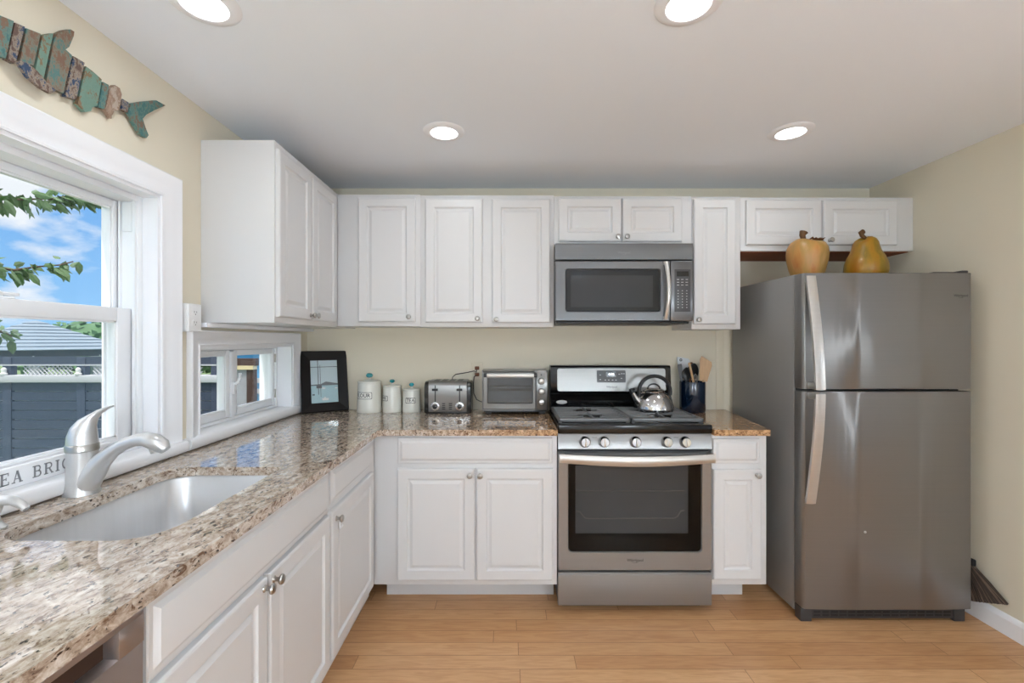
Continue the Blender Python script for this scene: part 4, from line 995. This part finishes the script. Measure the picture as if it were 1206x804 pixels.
MB().tube([(PX_+0.012, AY, AZ+0.218), (PX_-0.004, AY, AZ+0.228), (PX_-0.020, AY, AZ+0.240), (PX_-0.026, AY, AZ+0.256), (PX_-0.014, AY, AZ+0.262)], [0.007, 0.0085, 0.0105, 0.013, 0.014], n=12).build('stem', 'fruit_stem', t)

# ------------------------------------------------------------------ canisters
def canister(x, y, r, h, body, lid_h, label, word, ang, zlab, hl, scale_t):
    t = thing('canister', (x, y, ZC), label, 'canister', 'cream canisters with teal knobs')
    MB().lathe([(r*0.97, 0.0), (r, 0.004), (r*0.99, 0.02), (r*0.90, h*0.97), (r*0.89, h)], (x, y, ZC), n=48).build('jar', 'ceramic_cream', t)
    ld = MB().lathe([(r*0.885, h), (r*0.93, h+0.001), (r*0.93, h+0.010), (r*0.88, h+0.013), (r*0.6, h+lid_h*0.65), (r*0.25, h+lid_h), (0.008, h+lid_h+0.002), (0.006, h+lid_h+0.012)], (x, y, ZC), n=48).build('lid', 'ceramic_cream', t)
    kr = 0.0215 if r > 0.07 else 0.0165
    MB().lathe([(0.006, 0), (kr*0.7, 0.003), (kr, kr*0.55), (kr*0.97, kr*0.85), (kr*0.6, kr*1.35), (0.001, kr*1.45)], (x, y, ZC+h+lid_h+0.010), n=24).build('knob', 'teal_glass', ld)
    rad = lambda z: r*(0.99-0.09*(z/h))+0.0009
    mp_ = lambda u, v, d=0: (x+math.sin(ang+u/r)*(rad(zlab+v)+d), y-math.cos(ang+u/r)*(rad(zlab+v)+d), ZC+zlab+v)
    wl = scale_t*len(word)*0.38
    mb = MB()
    mb.text(word, scale_t, lambda u, v, d: mp_(u, v))
    out_ = rrect(-wl, wl, -hl, hl, hl*0.35, 4); 
    # densify the cartouche outline
    def dens(pl):
        o = []
        for i in range(len(pl)):
            a, b = pl[i], pl[(i+1) % len(pl)]; n_ = max(1, int(math.hypot(b[0]-a[0], b[1]-a[1])/0.006))
            for k in range(n_): o.append((a[0]+(b[0]-a[0])*k/n_, a[1]+(b[1]-a[1])*k/n_))
        return o
    a_ = dens(out_); k_ = 0.0028
    b_ = [(u*(1-k_/wl), v*(1-k_/hl)) for u, v in a_]
    for i in range(len(a_)):
        j = (i+1) % len(a_)
        mb.poly([mp_(*a_[i]), mp_(*a_[j]), mp_(*b_[j]), mp_(*b_[i])])
    mb.build('label_print', 'ink_dark', t, smooth=0, recalc=False)
cs = 186.0
canister((435-CXP)/cs, 2.852, 0.077, 0.182, 0, 0.022, 'tallest cream canister, lettered FLOUR, nearest the picture frame', 'FLOUR', -0.33, 0.108, 0.0215, 0.034)
canister((461.3-CXP)/cs, 2.862, 0.061, 0.153, 0, 0.018, 'middle cream canister, its label turned away to the left', 'COFFEE', -1.05, 0.088, 0.0165, 0.022)
canister((484.2-CXP)/cs, 2.862, 0.0585, 0.132, 0, 0.016, 'shortest cream canister, lettered TEA, beside the toaster', 'TEA', 0.08, 0.075, 0.0175, 0.030)

# ------------------------------------------------------------------ picture frame leaning in the corner
t = thing('picture_frame', (-1.15, 2.85, ZC), 'dark wooden picture frame with a harbour photo leaning in the corner', 'picture frame')
B0 = Vector((-1.267, 2.752, ZC+0.001)); B1 = Vector((-1.035, 2.903, ZC+0.001))
eu = (B1-B0).normalized(); wF = (B1-B0).length; hF = 0.385
nb_ = Vector((-eu.y, eu.x, 0))       # towards the corner
tilt = math.radians(11)
ev = (nb_*math.sin(tilt)+Vector((0, 0, 1))*math.cos(tilt)).normalized(); en = eu.cross(ev)   # en points out to the room
fn = lambda u, d, v: B0+eu*u+ev*v+en*d
mb = MB(); bw = 0.058
mb.loops([[fn(i, d, i), fn(wF-i, d, i), fn(wF-i, d, hF-i), fn(i, d, hF-i)] for i, d in ((0, 0), (0, 0.022), (0.004, 0.026), (bw*0.9, 0.012), (bw, 0.009), (bw, 0.002))], True, False)
mb.build('moulding', 'frame_dark', t, smooth=20)
def pic(name, poly, m_, d, parent): return MB().prism(poly, lambda u, v, dd: fn(u, dd, v), d, d+0.0006).build(name, m_, parent, smooth=0)
pw0, pw1, ph0, ph1 = bw-0.001, wF-bw+0.001, bw-0.001, hF-bw+0.001
hz = ph0+(ph1-ph0)*0.42
ph = pic('photo_print', [(pw0, ph0), (pw1, ph0), (pw1, ph1), (pw0, ph1)], 'photo_sky', 0.0025, t)
pic('water', [(pw0, ph0), (pw1, ph0), (pw1, hz), (pw0, hz)], 'photo_water', 0.0032, ph)
pic('shore', [(pw0, hz-0.004), (pw1, hz-0.004), (pw1, hz+0.006), (pw0+0.09, hz+0.020), (pw0+0.06, hz+0.006), (pw0, hz+0.003)], 'photo_land', 0.0039, ph)
mb = MB()
u0 = pw0+0.045
for (a, b, c, d_) in ((u0-0.002, u0+0.002, hz-0.06, ph1), (u0+0.012, u0+0.0145, hz-0.075, ph1-0.03), (pw0, pw1, ph1-0.045, ph1-0.0415), (u0-0.012, u0+0.02, hz-0.02, hz-0.004), (pw0+0.008, pw0+0.022, ph0+0.05, ph0+0.058)):
    mb.prism([(a, c), (b, c), (b, d_), (a, d_)], lambda u, v, dd: fn(u, dd, v), 0.0046, 0.005)
mb.build('mast', 'photo_dark', ph, smooth=0)
mb = MB()
for (cu, cv, s_) in ((pw0+0.082, ph0+0.022, 1.0), (pw0+0.075, hz-0.022, 0.55), (pw1-0.012, hz-0.024, 0.4)):
    mb.prism([(cu-0.020*s_, cv+0.006*s_), (cu-0.014*s_, cv-0.006*s_), (cu+0.018*s_, cv-0.006*s_), (cu+0.024*s_, cv+0.006*s_), (cu+0.004*s_, cv+0.008*s_), (cu+0.002*s_, cv+0.018*s_), (cu-0.008*s_, cv+0.008*s_)], lambda u, v, dd: fn(u, dd, v), 0.0051, 0.0056)
mb.build('boats', 'photo_boat', ph, smooth=0)
MB().prism([(pw0, ph0), (pw1, ph0), (pw1, ph1), (pw0, ph1)], lambda u, v, dd: fn(u, dd, v), 0.0066, 0.0076).build('glazing', 'pane_glass', t, smooth=0)

# ------------------------------------------------------------------ toaster
TF = 2.755; st = F/TF
tx = lambda x: (x-CXP)/st
tz = lambda y: CH-(y-CYP)/st
tx0, tx1, tyb = tx(499.3), tx(558.5), TF+0.165
tz0, tz1 = ZC, tz(448.8)
t = thing('toaster', ((tx0+tx1)/2, TF+0.08, ZC), 'brushed steel four-slot toaster with black ends beside the tea canister', 'toaster')
def endcap(xa, xb):
    mb = MB(); o = rrect(TF+0.006, tyb, tz0+0.002, tz1-0.004, (0.035, 0.035, 0.012, 0.012), 6)
    k = [(xa, 0.006), (xa+0.004*(1 if xb > xa else -1), 0), (xb, 0)]
    mb.loops([[(x, TF+0.085+(y-TF-0.085)*(1-i*8), tz0+0.09+(z-tz0-0.09)*(1-i*8)) for y, z in o] for x, i in k])
    return mb.build('end_cap', 'black_gloss', t)
ea, eb = tx(504.6), tx(549.4)
endcap(tx0, ea+0.002); endcap(tx1-0.02, eb-0.002)
mb = MB(); o = rrect(TF, tyb+0.003, tz0+0.012, tz1, (0.028, 0.028, 0.008, 0.008), 6)
mb.loops([[(x, y, z) for y, z in o] for x in (ea, eb)])
sh = mb.build('shell', 'steel_cool', t)
MB().box(tx0+0.01, tx1-0.03, TF+0.008, tyb-0.004, tz0, tz0+0.014, bev=0.003).build('base', 'black_plastic', t)
mb = MB()
for k in range(4):
    x = ea+0.02+(eb-ea-0.04)*(k+0.5)/4
    mb.box(x-0.016, x+0.016, TF+0.03, tyb-0.03, tz1-0.0015, tz1+0.0012)
mb.build('bread_slot', 'black_plastic', sh)
for x in (512.6, 541.3):
    BX(tx(x)-0.0035, tx(x)+0.0035, TF-0.0008, TF+0.002, tz(473), tz(453.5)).build('lever_slot', 'black_plastic', sh)
    BX(tx(x)-0.018, tx(x)+0.018, TF-0.018, TF, tz(460), tz(457.3), bev=0.003).build('lever', 'black_plastic', t)
    dlk = MB().lathe([(0.026, 0), (0.026, 0.004), (0.023, 0.006), (0.017, 0.006), (0.0165, 0.004)], (tx(x), TF, tz(478.3)), (0, -1, 0), n=32).build('browning_dial', 'polished_steel', t)
    MB().lathe([(0.014, 0.004), (0.0135, 0.018), (0.011, 0.02), (0.001, 0.02)], (tx(x), TF, tz(478.3)), (0, -1, 0), n=24).build('dial_knob', 'black_gloss', dlk)
mb = MB()
for x in (522.6, 530.6):
    for k in range(4): mb.box(tx(x)-0.010, tx(x)+0.010, TF-0.003, TF, tz(481.4-k*2.1)-0.003, tz(481.4-k*2.1)+0.003, bev=0.001)
mb.build('button', 'black_plastic', t)
MB().tube([(tx(528), tyb+0.002, tz1-0.02), (tx(529), tyb+0.004, tz1+0.012), (tx(533), tyb+0.0, tz1+0.03), (tx(545), tyb-0.005, tz1+0.04), (tx(556), tyb-0.002, tz1+0.052), (-0.208, 2.90, 1.185), (-0.206, 2.915, 1.209)], 0.0028, n=8).build('cord', 'black_plastic', t)
MB().box(-0.219, -0.191, 2.908, YW-0.0075, 1.200, 1.222, bev=0.004).build('plug', 'wood_dark', t)

# ------------------------------------------------------------------ toaster oven
OF = 2.722; so = F/OF
ox = lambda x: (x-CXP)/so
oz = lambda y: CH-(y-CYP)/so
t = thing('toaster_oven', (0.03, OF+0.1, ZC), 'silver countertop toaster oven with three knobs left of the range', 'toaster oven')
X0, X1, Z0, Z1 = ox(567.5), ox(645), ZC+0.022, oz(436.3)
mb = MB(); mb.box(X0, X1, OF+0.02, 2.925, Z0, Z0+0.006); mb.box(X0, X1, OF+0.02, 2.925, Z1-0.006, Z1, bev=0.003); mb.box(X0, X0+0.006, OF+0.02, 2.925, Z0, Z1); mb.box(X1-0.006, X1, OF+0.02, 2.925, Z0, Z1); mb.box(X0, X1, 2.919, 2.925, Z0, Z1); mb.box(ox(630), X1, OF+0.02, 2.92, Z0, Z1-0.002)
mb.build('case', 'steel_cool', t)
mb = MB(); mb.box(X0+0.0065, ox(630), 2.914, 2.919, Z0+0.006, Z1-0.006); mb.box(X0+0.0065, ox(630)-0.001, OF+0.03, 2.915, Z0+0.006, Z0+0.009)
mb.build('cavity', 'rail_grey', t)
mb = MB()
for k in range(7): mb.tube([(X0+0.007, OF+0.045+k*0.02, oz(461)), (ox(630)-0.001, OF+0.045+k*0.02, oz(461))], 0.0018, n=6)
mb.build('rack', 'nickel', t)
for z in (oz(476), oz(456.5)): MB().tube([(X0+0.007, OF+0.09, z), (ox(630)-0.001, OF+0.09, z)], 0.004, n=8).build('heating_rod', 'nickel', t)
d = front_with_hole(MB(), ox(568.8), ox(631.3), oz(482.2), oz(438), ox(574.5), ox(627), oz(474.5), oz(445.5), OF, OF+0.019, r=0.006).build('door', 'steel_cool', t)
BX(ox(574), ox(627.5), OF+0.008, OF+0.011, oz(475), oz(445)).build('glass', 'toast_glass', d)
mb = MB(); mb.box(ox(570.5), ox(630), OF-0.030, OF-0.018, oz(443.4), oz(440), bev=0.003)
hb = mb.build('handle', 'handle_steel', d)
for x in (570, 628.5): BX(ox(x), ox(x+3.5), OF-0.032, OF+0.001, oz(443.8), oz(439), bev=0.003).build('handle_bracket', 'black_plastic', d)
cp = BX(ox(632), X1-0.002, OF, OF+0.0195, oz(482.2), oz(438), bev=0.003).build('control_panel', 'steel_cool', t)
for y in (448.8, 460.9, 473.3):
    kb = MB().lathe([(0.0205, 0), (0.0205, 0.003), (0.018, 0.004)], (ox(637.7), OF, oz(y)), (0, -1, 0), n=28).build('knob_ring', 'black_plastic', t)
    MB().lathe([(0.0175, 0.003), (0.0165, 0.016), (0.014, 0.018), (0.001, 0.018)], (ox(637.7), OF, oz(y)), (0, -1, 0), n=28).build('knob', 'handle_steel', kb)
MB().lathe([(0.005, 0), (0.005, 0.003), (0.001, 0.003)], (ox(637.5), OF, oz(441.3)), (0, -1, 0), n=16).build('indicator_lamp', 'ink_dark', cp)
BX(X0+0.012, X1-0.008, OF+0.012, 2.92, Z0-0.006, Z0+0.001).build('base_pan', 'black_plastic', t)
for (x, y) in ((X0+0.02, OF+0.015), (X1-0.05, OF+0.015), (X0+0.02, 2.88), (X1-0.05, 2.88)): BX(x, x+0.036, y, y+0.03, ZC, Z0, bev=0.003).build('foot', 'black_plastic', t)
MB().tube([(-0.207, 2.912, 1.168), (-0.222, 2.895, 1.155), (-0.226, 2.89, 1.11), (-0.224, 2.89, 1.05), (-0.205, 2.895, 1.01), (-0.18, 2.91, 0.995), (X0+0.004, 2.916, 0.99)], 0.0028, n=8).build('cord', 'black_plastic', t)
MB().box(-0.219, -0.191, 2.908, YW-0.0075, 1.158, 1.180, bev=0.004).build('plug', 'wood_dark', t)

# ------------------------------------------------------------------ utensil crock with utensils
UX, UY, UR = (815.6-CXP)/186.0, 2.852, 0.0785
t = thing('utensil_crock', (UX, UY, ZC), 'dark navy glazed crock full of utensils beside the refrigerator', 'crock')
MB().lathe([(UR*0.96, 0.0), (UR, 0.005), (UR, 0.188), (UR*0.985, 0.192), (UR*0.93, 0.190), (UR*0.92, 0.01), (0.001, 0.008)], (UX, UY, ZC), n=48).build('vessel', 'navy_glaze', t)
UZ = ZC+0.012
def uten(name, label, foot, top, hm, build_head, r=0.006):
    t = thing(name, (UX+foot[0], UY+foot[1], UZ), label, 'utensil')
    a = Vector((UX+foot[0], UY+foot[1], UZ)); b = Vector((UX+top[0], UY+top[1], ZC+top[2]))
    MB().tube([a, a.lerp(b, 0.5), b], [r*0.85, r, r], n=10).build('handle', hm, t)
    d = (b-a).normalized()
    build_head(t, b, d)
    return t
def blade(w, l, th, m_, hole=False, yaw=0.0, taper=0.8, skew=0.0):
    def f(t, b, d):
        q = Vector((math.cos(yaw), math.sin(yaw), 0)); q = (q-d*q.dot(d)).normalized(); n_ = d.cross(q)
        out_ = [(-w*0.3, -0.01), (w*0.3, -0.01), (w*0.5*taper, l*0.25), (w*0.5, l*0.85+skew), (w*0.42, l+skew), (-w*0.42, l), (-w*0.5, l*0.85), (-w*0.5*taper, l*0.25)]
        MB().prism(out_, lambda u, v, dd: b+q*u+d*v+n_*dd, -th/2, th/2).build('blade', m_, t)
        if hole:
            c = b+d*(l*0.78)-q*(w*0.2)
            nn = n_ if n_.y < 0 else -n_
            MB().lathe([(0.009, th/2), (0.009, th/2+0.0015), (0.0045, th/2+0.0015), (0.0045, th/2)], c, nn, n=20, cap0=False, cap1=False).build('hang_ring', 'black_plastic', t)
    return f
def bowl(w, l, th, m_, yaw=0.0):
    def f(t, b, d):
        q = Vector((math.cos(yaw), math.sin(yaw), 0)); q = (q-d*q.dot(d)).normalized(); n_ = d.cross(q)
        mb = MB(); rings = []
        for k in range(9):
            v = -0.005+l*k/8; rr = w/2*math.sin(PI*min(1, max(0.06, (k+0.5)/8.6)))**0.6
            rings.append([b+d*v+q*rr*math.cos(2*PI*i/14)+n_*(th*math.sin(2*PI*i/14)+0.012*math.sin(PI*k/8)) for i in range(14)])
        mb.loops(rings).build('bowl', m_, t)
    return f
uten('spatula', 'white slotted spatula with a black hanging ring, at the back left of the crock', (0.005, 0.03), (-0.025, 0.052, 0.245), 'utensil_white', blade(0.084, 0.105, 0.004, 'utensil_white', True, 0.1, 0.9, -0.02))
uten('wooden_spoon', 'pale wooden stick handle leaning left at the front of the crock', (0.03, -0.045), (-0.038, -0.05, 0.30), 'wood_light', lambda t, b, d: MB().lathe([(0.008, 0), (0.0085, 0.01), (0.006, 0.016), (0.001, 0.018)], b-d*0.005, d, n=14).build('end_knob', 'wood_light', t), r=0.0075)
uten('whisk', 'grey metal turner leaning out over the left rim of the crock', (-0.035, 0.03), (-0.064, 0.018, 0.215), 'utensil_grey', blade(0.035, 0.085, 0.003, 'utensil_grey', False, 0.4))
bpy.data.objects['whisk'].name = 'turner'
uten('ladle', 'black serving spoon, lower black head in the crock middle', (-0.025, 0.005), (-0.034, 0.0, 0.20), 'black_plastic', bowl(0.056, 0.085, 0.006, 'black_plastic'))
uten('serving_spoon', 'black ladle with the tallest dark head in the crock', (0.01, 0.02), (0.016, 0.02, 0.21), 'black_plastic', bowl(0.086, 0.10, 0.008, 'black_plastic', 0.2))
uten('wooden_turner', 'flat pale wooden turner leaning right out of the crock', (0.035, -0.02), (0.058, -0.030, 0.205), 'wood_light', blade(0.074, 0.145, 0.006, 'wood_light', False, -0.35, 0.75, -0.03))
uten('wooden_fork', 'brown wooden spoon head behind the black ladle', (-0.01, 0.045), (0.016, 0.06, 0.26), 'wood_dark', bowl(0.05, 0.055, 0.005, 'wood_dark'))
def whisk_head(t, b, d):
    mb = MB(); q = Vector((1, 0, 0)); q = (q-d*q.dot(d)).normalized(); n_ = d.cross(q)
    for k in range(5):
        a = PI*k/5; ax = q*math.cos(a)+n_*math.sin(a)
        mb.tube([b+d*(0.0)+ax*0.004, b+d*0.03+ax*0.013, b+d*0.06+ax*0.014, b+d*0.078, b+d*0.06-ax*0.014, b+d*0.03-ax*0.013, b-ax*0.004], 0.0012, n=5)
    mb.build('wires', 'nickel', t)
uten('whisk', 'small wire whisk at the front of the crock', (0.01, -0.012), (0.008, -0.024, 0.165), 'nickel', whisk_head)

# ------------------------------------------------------------------ broom beside the refrigerator
BX0 = XR-0.026
t = thing('broom', (XR-0.03, 2.3, 0.1), 'dark bristled broom head sticking out between refrigerator and right wall', 'broom')
top = Vector((XR-0.032, 2.30, 0.262)); c0 = Vector((XR-0.030, 2.345, 0.100)); c1 = Vector((XR-0.020, F*(XR-0.020)/(1187-CXP), 0.118))
mbs = [MB(), MB()]
n = 100
for layer in range(3):
    for i in range(n):
        u = (i+0.5*layer/3+random.uniform(-0.3, 0.3))/(n-1); u = min(max(u, 0), 1)
        zb = 0.052+0.10*u**1.2
        e1 = Vector((c0.x+(c1.x-c0.x)*u, c0.y+(c1.y-c0.y)*u, zb+random.uniform(0.0, 0.006)))
        s0 = top+Vector((0, -0.055*u+0.02, 0.0+0.01*u))
        e1.x += (layer-1)*0.006; s0.x += (layer-1)*0.005
        e1.x = min(e1.x, XR-0.0175)
        m1 = s0.lerp(e1, 0.5)+Vector((random.uniform(-0.002, 0.002), random.uniform(-0.004, 0.004), 0))
        m1.x = min(m1.x, XR-0.004)
        mbs[0 if random.random() < 0.75 else 1].tube([s0, m1, e1], [0.0022, 0.0032, 0.0022], n=5)
b_ = mbs[0].build('bristles', 'bristle', t, smooth=60); b_['kind'] = 'stuff'
b2_ = mbs[1].build('pale_bristles', 'bristle_pale', t, smooth=60); b2_['kind'] = 'stuff'
BX(XR-0.043, XR-0.021, 2.245, 2.345, 0.262, 0.295, bev=0.006).build('head_block', 'dark_gap', t)
MB().cyl((XR-0.032, 2.30, 0.28), (XR-0.036, 2.62, 1.40), 0.0115).build('handle', 'wood_light', t)

# ------------------------------------------------------------------ outside
GZ = -1.2
struct('ground', BX(-60, WO-0.05, -20, 60, GZ-0.2, GZ), 'lawn')
# dark privacy fence with pale cap rail (frontal plane)
FY0 = 5.3
t = thing('privacy_fence', (-5.2, FY0, GZ), 'dark slatted fence with a pale grey cap rail outside the windows', 'fence')
XA, XB_ = -8.0, -3.39
BX(XA, XB_, FY0-0.06, FY0+0.10, 0.90, 0.985, bev=0.008).build('cap_rail', 'rail_grey', t)
mb = MB(); z = GZ
while z < 0.88:
    mb.box(XA, XB_, FY0, FY0+0.02, z, z+0.098); z += 0.111
mb.build('slats', 'fence_dark', t)
BX(XA, XB_, FY0+0.03, FY0+0.05, GZ, 0.90).build('backing', 'rail_grey', t)
for i, x in enumerate((-7.6, -5.9, -5.03, -3.45)):
    p = BX(x-0.05, x+0.05, FY0-0.012, FY0+0.06, GZ, 1.19, bev=0.006).build('post', 'fence_dark', t)
    if i in (1, 2): MB().lathe([(0.03, 0), (0.035, 0.02), (0.022, 0.03), (0.026, 0.07), (0.008, 0.09)], (x, FY0-0.04, 0.986), n=16).build('lamp', 'photo_boat', p)
BX(XA, XB_, FY0, FY0+0.04, 1.10, 1.20).build('top_board', 'fence_dark', t)
BX(XA, XB_, FY0-0.02, FY0, 1.095, 1.11).build('ledge', 'rail_grey', t)
def lattice(x0, x1, z0_, z1_, nm):
    mb = MB(); w = 0.012; st_ = 0.05
    n_ = int((x1-x0+(z1_-z0_))/st_)
    for k in range(n_+1):
        for sgn in (1, -1):
            a = x0-(z1_-z0_)+k*st_
            p0, p1 = (a, z0_), (a+(z1_-z0_), z1_)
            if sgn < 0: p0, p1 = (a+(z1_-z0_), z0_), (a, z1_)
            # clip in x
            pts = []
            for (px_, pz_), (qx, qz) in ((p0, p1), (p1, p0)):
                xx = min(max(px_, x0), x1); f_ = (xx-px_)/(qx-px_) if qx != px_ else 0
                pts.append((xx, pz_+(qz-pz_)*f_))
            if abs(pts[0][0]-pts[1][0]) < 0.01: continue
            mb.tube([(pts[0][0], FY0+0.012+0.006*sgn, pts[0][1]), (pts[1][0], FY0+0.012+0.006*sgn, pts[1][1])], w*0.6, n=4)
    mb.build(nm, 'rail_grey', t)
lattice(-5.72, -5.15, 0.985, 1.095, 'lattice'); lattice(-4.9, -3.62, 0.985, 1.095, 'lattice')
# gazebo with shingled hip roof
GX, GY_ = -16.8, 16.0
t = thing('gazebo', (GX, GY_, GZ), 'gazebo with a pale blue-grey shingled hip roof beyond the fence', 'gazebo')
mb = MB(); R0 = 2.55; ze, za = 1.10, 2.12
nst = 9
for k in range(nst):
    f0, f1 = k/nst, (k+1)/nst
    r0 = R0*(1-f0)+0.05; r1 = R0*(1-f1)+0.02
    zk0 = ze+(za-ze)*f0; zk1 = ze+(za-ze)*f1
    mb.loops([[(GX+r*math.cos(a), GY_+r*math.sin(a), z) for a in [PI/4+PI/4*j for j in range(8)]] for r, z in ((r0, zk0-0.02), (r0, zk0+0.005), (r1, zk1-0.02))], True, True)
mb.build('roof', 'shingle', t, smooth=20)
mb = MB()
mb.loops([[(GX+r*math.cos(a), GY_+r*math.sin(a), z) for a in [PI/4+PI/4*j for j in range(8)]] for r, z in ((R0-0.2, ze-0.25), (R0-0.2, ze-0.01))])
mb.build('fascia', 'fence_dark', t, smooth=20)
for j in range(8):
    a = PI/4+PI/4*j
    BX(GX+(R0-0.3)*math.cos(a)-0.08, GX+(R0-0.3)*math.cos(a)+0.08, GY_+(R0-0.3)*math.sin(a)-0.08, GY_+(R0-0.3)*math.sin(a)+0.08, GZ, ze-0.2).build('post', 'rail_grey', t)
# neighbour house corner seen through the right casement
t = thing('neighbour_house', (-4.1, 7.4, GZ), 'blue-sided neighbouring house seen through the small window', 'house')
BX(-4.5, -3.0, 7.2, 9.5, GZ, 1.34).build('siding', 'house_blue', t)
mb = MB()
for z in (0.55, 0.72): mb.box(-4.48, -3.0, 7.13, 7.2, z, z+0.07)
mb.build('ledge', 'rail_grey', t)
BX(-4.56, -2.9, 7.0, 9.6, 1.34, 1.42).build('roof_slab', 'house_blue', t)
t = thing('garden_gate', (-3.1, FY0, GZ), 'grey gate panel with brown beam and post beyond the casement', 'gate')
BX(-3.30, -3.08, FY0, FY0+0.05, GZ, 1.05).build('panel', 'house_grey', t)
BX(-3.36, -2.97, FY0-0.02, FY0+0.05, 1.095, 1.18).build('beam', 'beam_brown', t)
BX(-3.36, -2.99, FY0-0.04, FY0+0.05, 1.05, 1.095).build('beam_cap', 'cap_tan', t)
BX(-3.08, -2.99, FY0-0.01, FY0+0.05, GZ, 1.05).build('post', 'beam_brown', t)
# distant trees behind the gazebo
def bush(x, y, r, h, label, seed):
    t = thing('garden_tree', (x, y, GZ), label, 'tree', 'distant trees')
    MB().cyl((x, y, GZ), (x, y, GZ+h*0.4), 0.15, 0.1).build('trunk', 'twig', t)
    rnd = random.Random(seed); mb = MB()
    for k in range(700):
        a = rnd.uniform(0, 2*PI); ph_ = math.acos(rnd.uniform(-0.6, 1)); rr = rnd.uniform(0.75, 1.0)
        c = Vector((x+r*rr*math.sin(ph_)*math.cos(a), y+r*rr*math.sin(ph_)*math.sin(a), GZ+h*0.45+h*0.55*rr*math.cos(ph_)*1.0))
        q = Vector((rnd.uniform(-1, 1), rnd.uniform(-1, 1), rnd.uniform(-1, 1))).normalized(); w = q.orthogonal().normalized(); s_ = rnd.uniform(0.18, 0.34)
        mb.poly([c-q*s_, c+w*s_*0.6, c+q*s_, c-w*s_*0.6])
    mb.lathe([(r*0.2, GZ+h*0.12), (r*0.8, GZ+h*0.3), (r*0.88, GZ+h*0.5), (r*0.7, GZ+h*0.75), (r*0.3, GZ+h*0.92), (0.01, GZ+h*0.95)], (x, y, 0), n=16)
    mb.build('crown', 'foliage', t, smooth=0, recalc=False)
bush(-36, 26, 4.2, 4.6, 'round green tree far beyond the gazebo, left of its roof', 1)
bush(-28.5, 31, 4.2, 4.0, 'green tree far behind the gazebo roof peak', 2)
bush(-21, 27, 3.6, 3.7, 'green tree far beyond the gazebo, right of its roof', 3)
bush(-40, 16.5, 4.4, 4.6, 'green tree farthest left behind the gazebo', 4)
# leafy branches close to the window
def branch(label, pts, X, nl, size, seed, spread):
    rnd = random.Random(seed)
    P3 = [L(px, py, X) for px, py in pts]
    t = thing('tree_branch', P3[-1], label, 'branch')
    MB().tube([P3[0]]+P3[1:], [0.011]+[0.008-0.005*i/len(P3) for i in range(1, len(P3))], n=6).build('twig', 'twig', t)
    mb = MB()
    for k in range(nl):
        u = rnd.random()**0.8*(len(P3)-1); i = min(int(u), len(P3)-2); c = P3[i].lerp(P3[i+1], u-i)
        d = Vector((rnd.uniform(-0.5, 0.5), rnd.uniform(0.0, 1.0), rnd.uniform(-1.0, 0.35))).normalized()
        c = c+Vector((rnd.uniform(-1, 1), rnd.uniform(-1, 1), rnd.uniform(-1, 0.8)))*spread
        nrm = Vector((rnd.uniform(0, 1), rnd.uniform(-0.6, 0.2), rnd.uniform(-0.2, 1))).normalized()
        w = d.cross(nrm).normalized(); nrm = w.cross(d); s_ = size*rnd.uniform(0.6, 1.15)
        tip = c+d*s_
        A = [c, c+d*s_*0.3+w*s_*0.22-nrm*s_*0.05, c+d*s_*0.65+w*s_*0.2-nrm*s_*0.06, tip-nrm*s_*0.08, c+d*s_*0.65-w*s_*0.2-nrm*s_*0.06, c+d*s_*0.3-w*s_*0.22-nrm*s_*0.05]
        mid_ = [c+d*s_*0.33, c+d*s_*0.66]
        v = [mb.bm.verts.new(p) for p in A]; mv = [mb.bm.verts.new(p) for p in mid_]
        for q in ((v[0], v[1], mv[0]), (v[1], v[2], mv[1], mv[0]), (v[2], v[3], mv[1]), (v[3], v[4], mv[1]), (v[4], v[5], mv[0], mv[1]), (v[5], v[0], mv[0])): mb.face(list(q))
    mb.build('leaves', 'leaf_green', t, smooth=0, recalc=False)
branch('leafy branch across the top of the window against the sky', [(-60, 205), (-20, 228), (20, 235), (60, 234), (90, 230), (112, 232)], -2.7, 150, 0.085, 11, 0.035)
branch('shorter leafy branch in the middle of the window', [(-60, 300), (-20, 312), (15, 318), (45, 314), (70, 312), (86, 308)], -2.6, 46, 0.085, 12, 0.03)
branch('small leafy sprig low at the left edge of the window', [(-60, 380), (-30, 386), (0, 390), (14, 396)], -2.5, 26, 0.075, 13, 0.03)
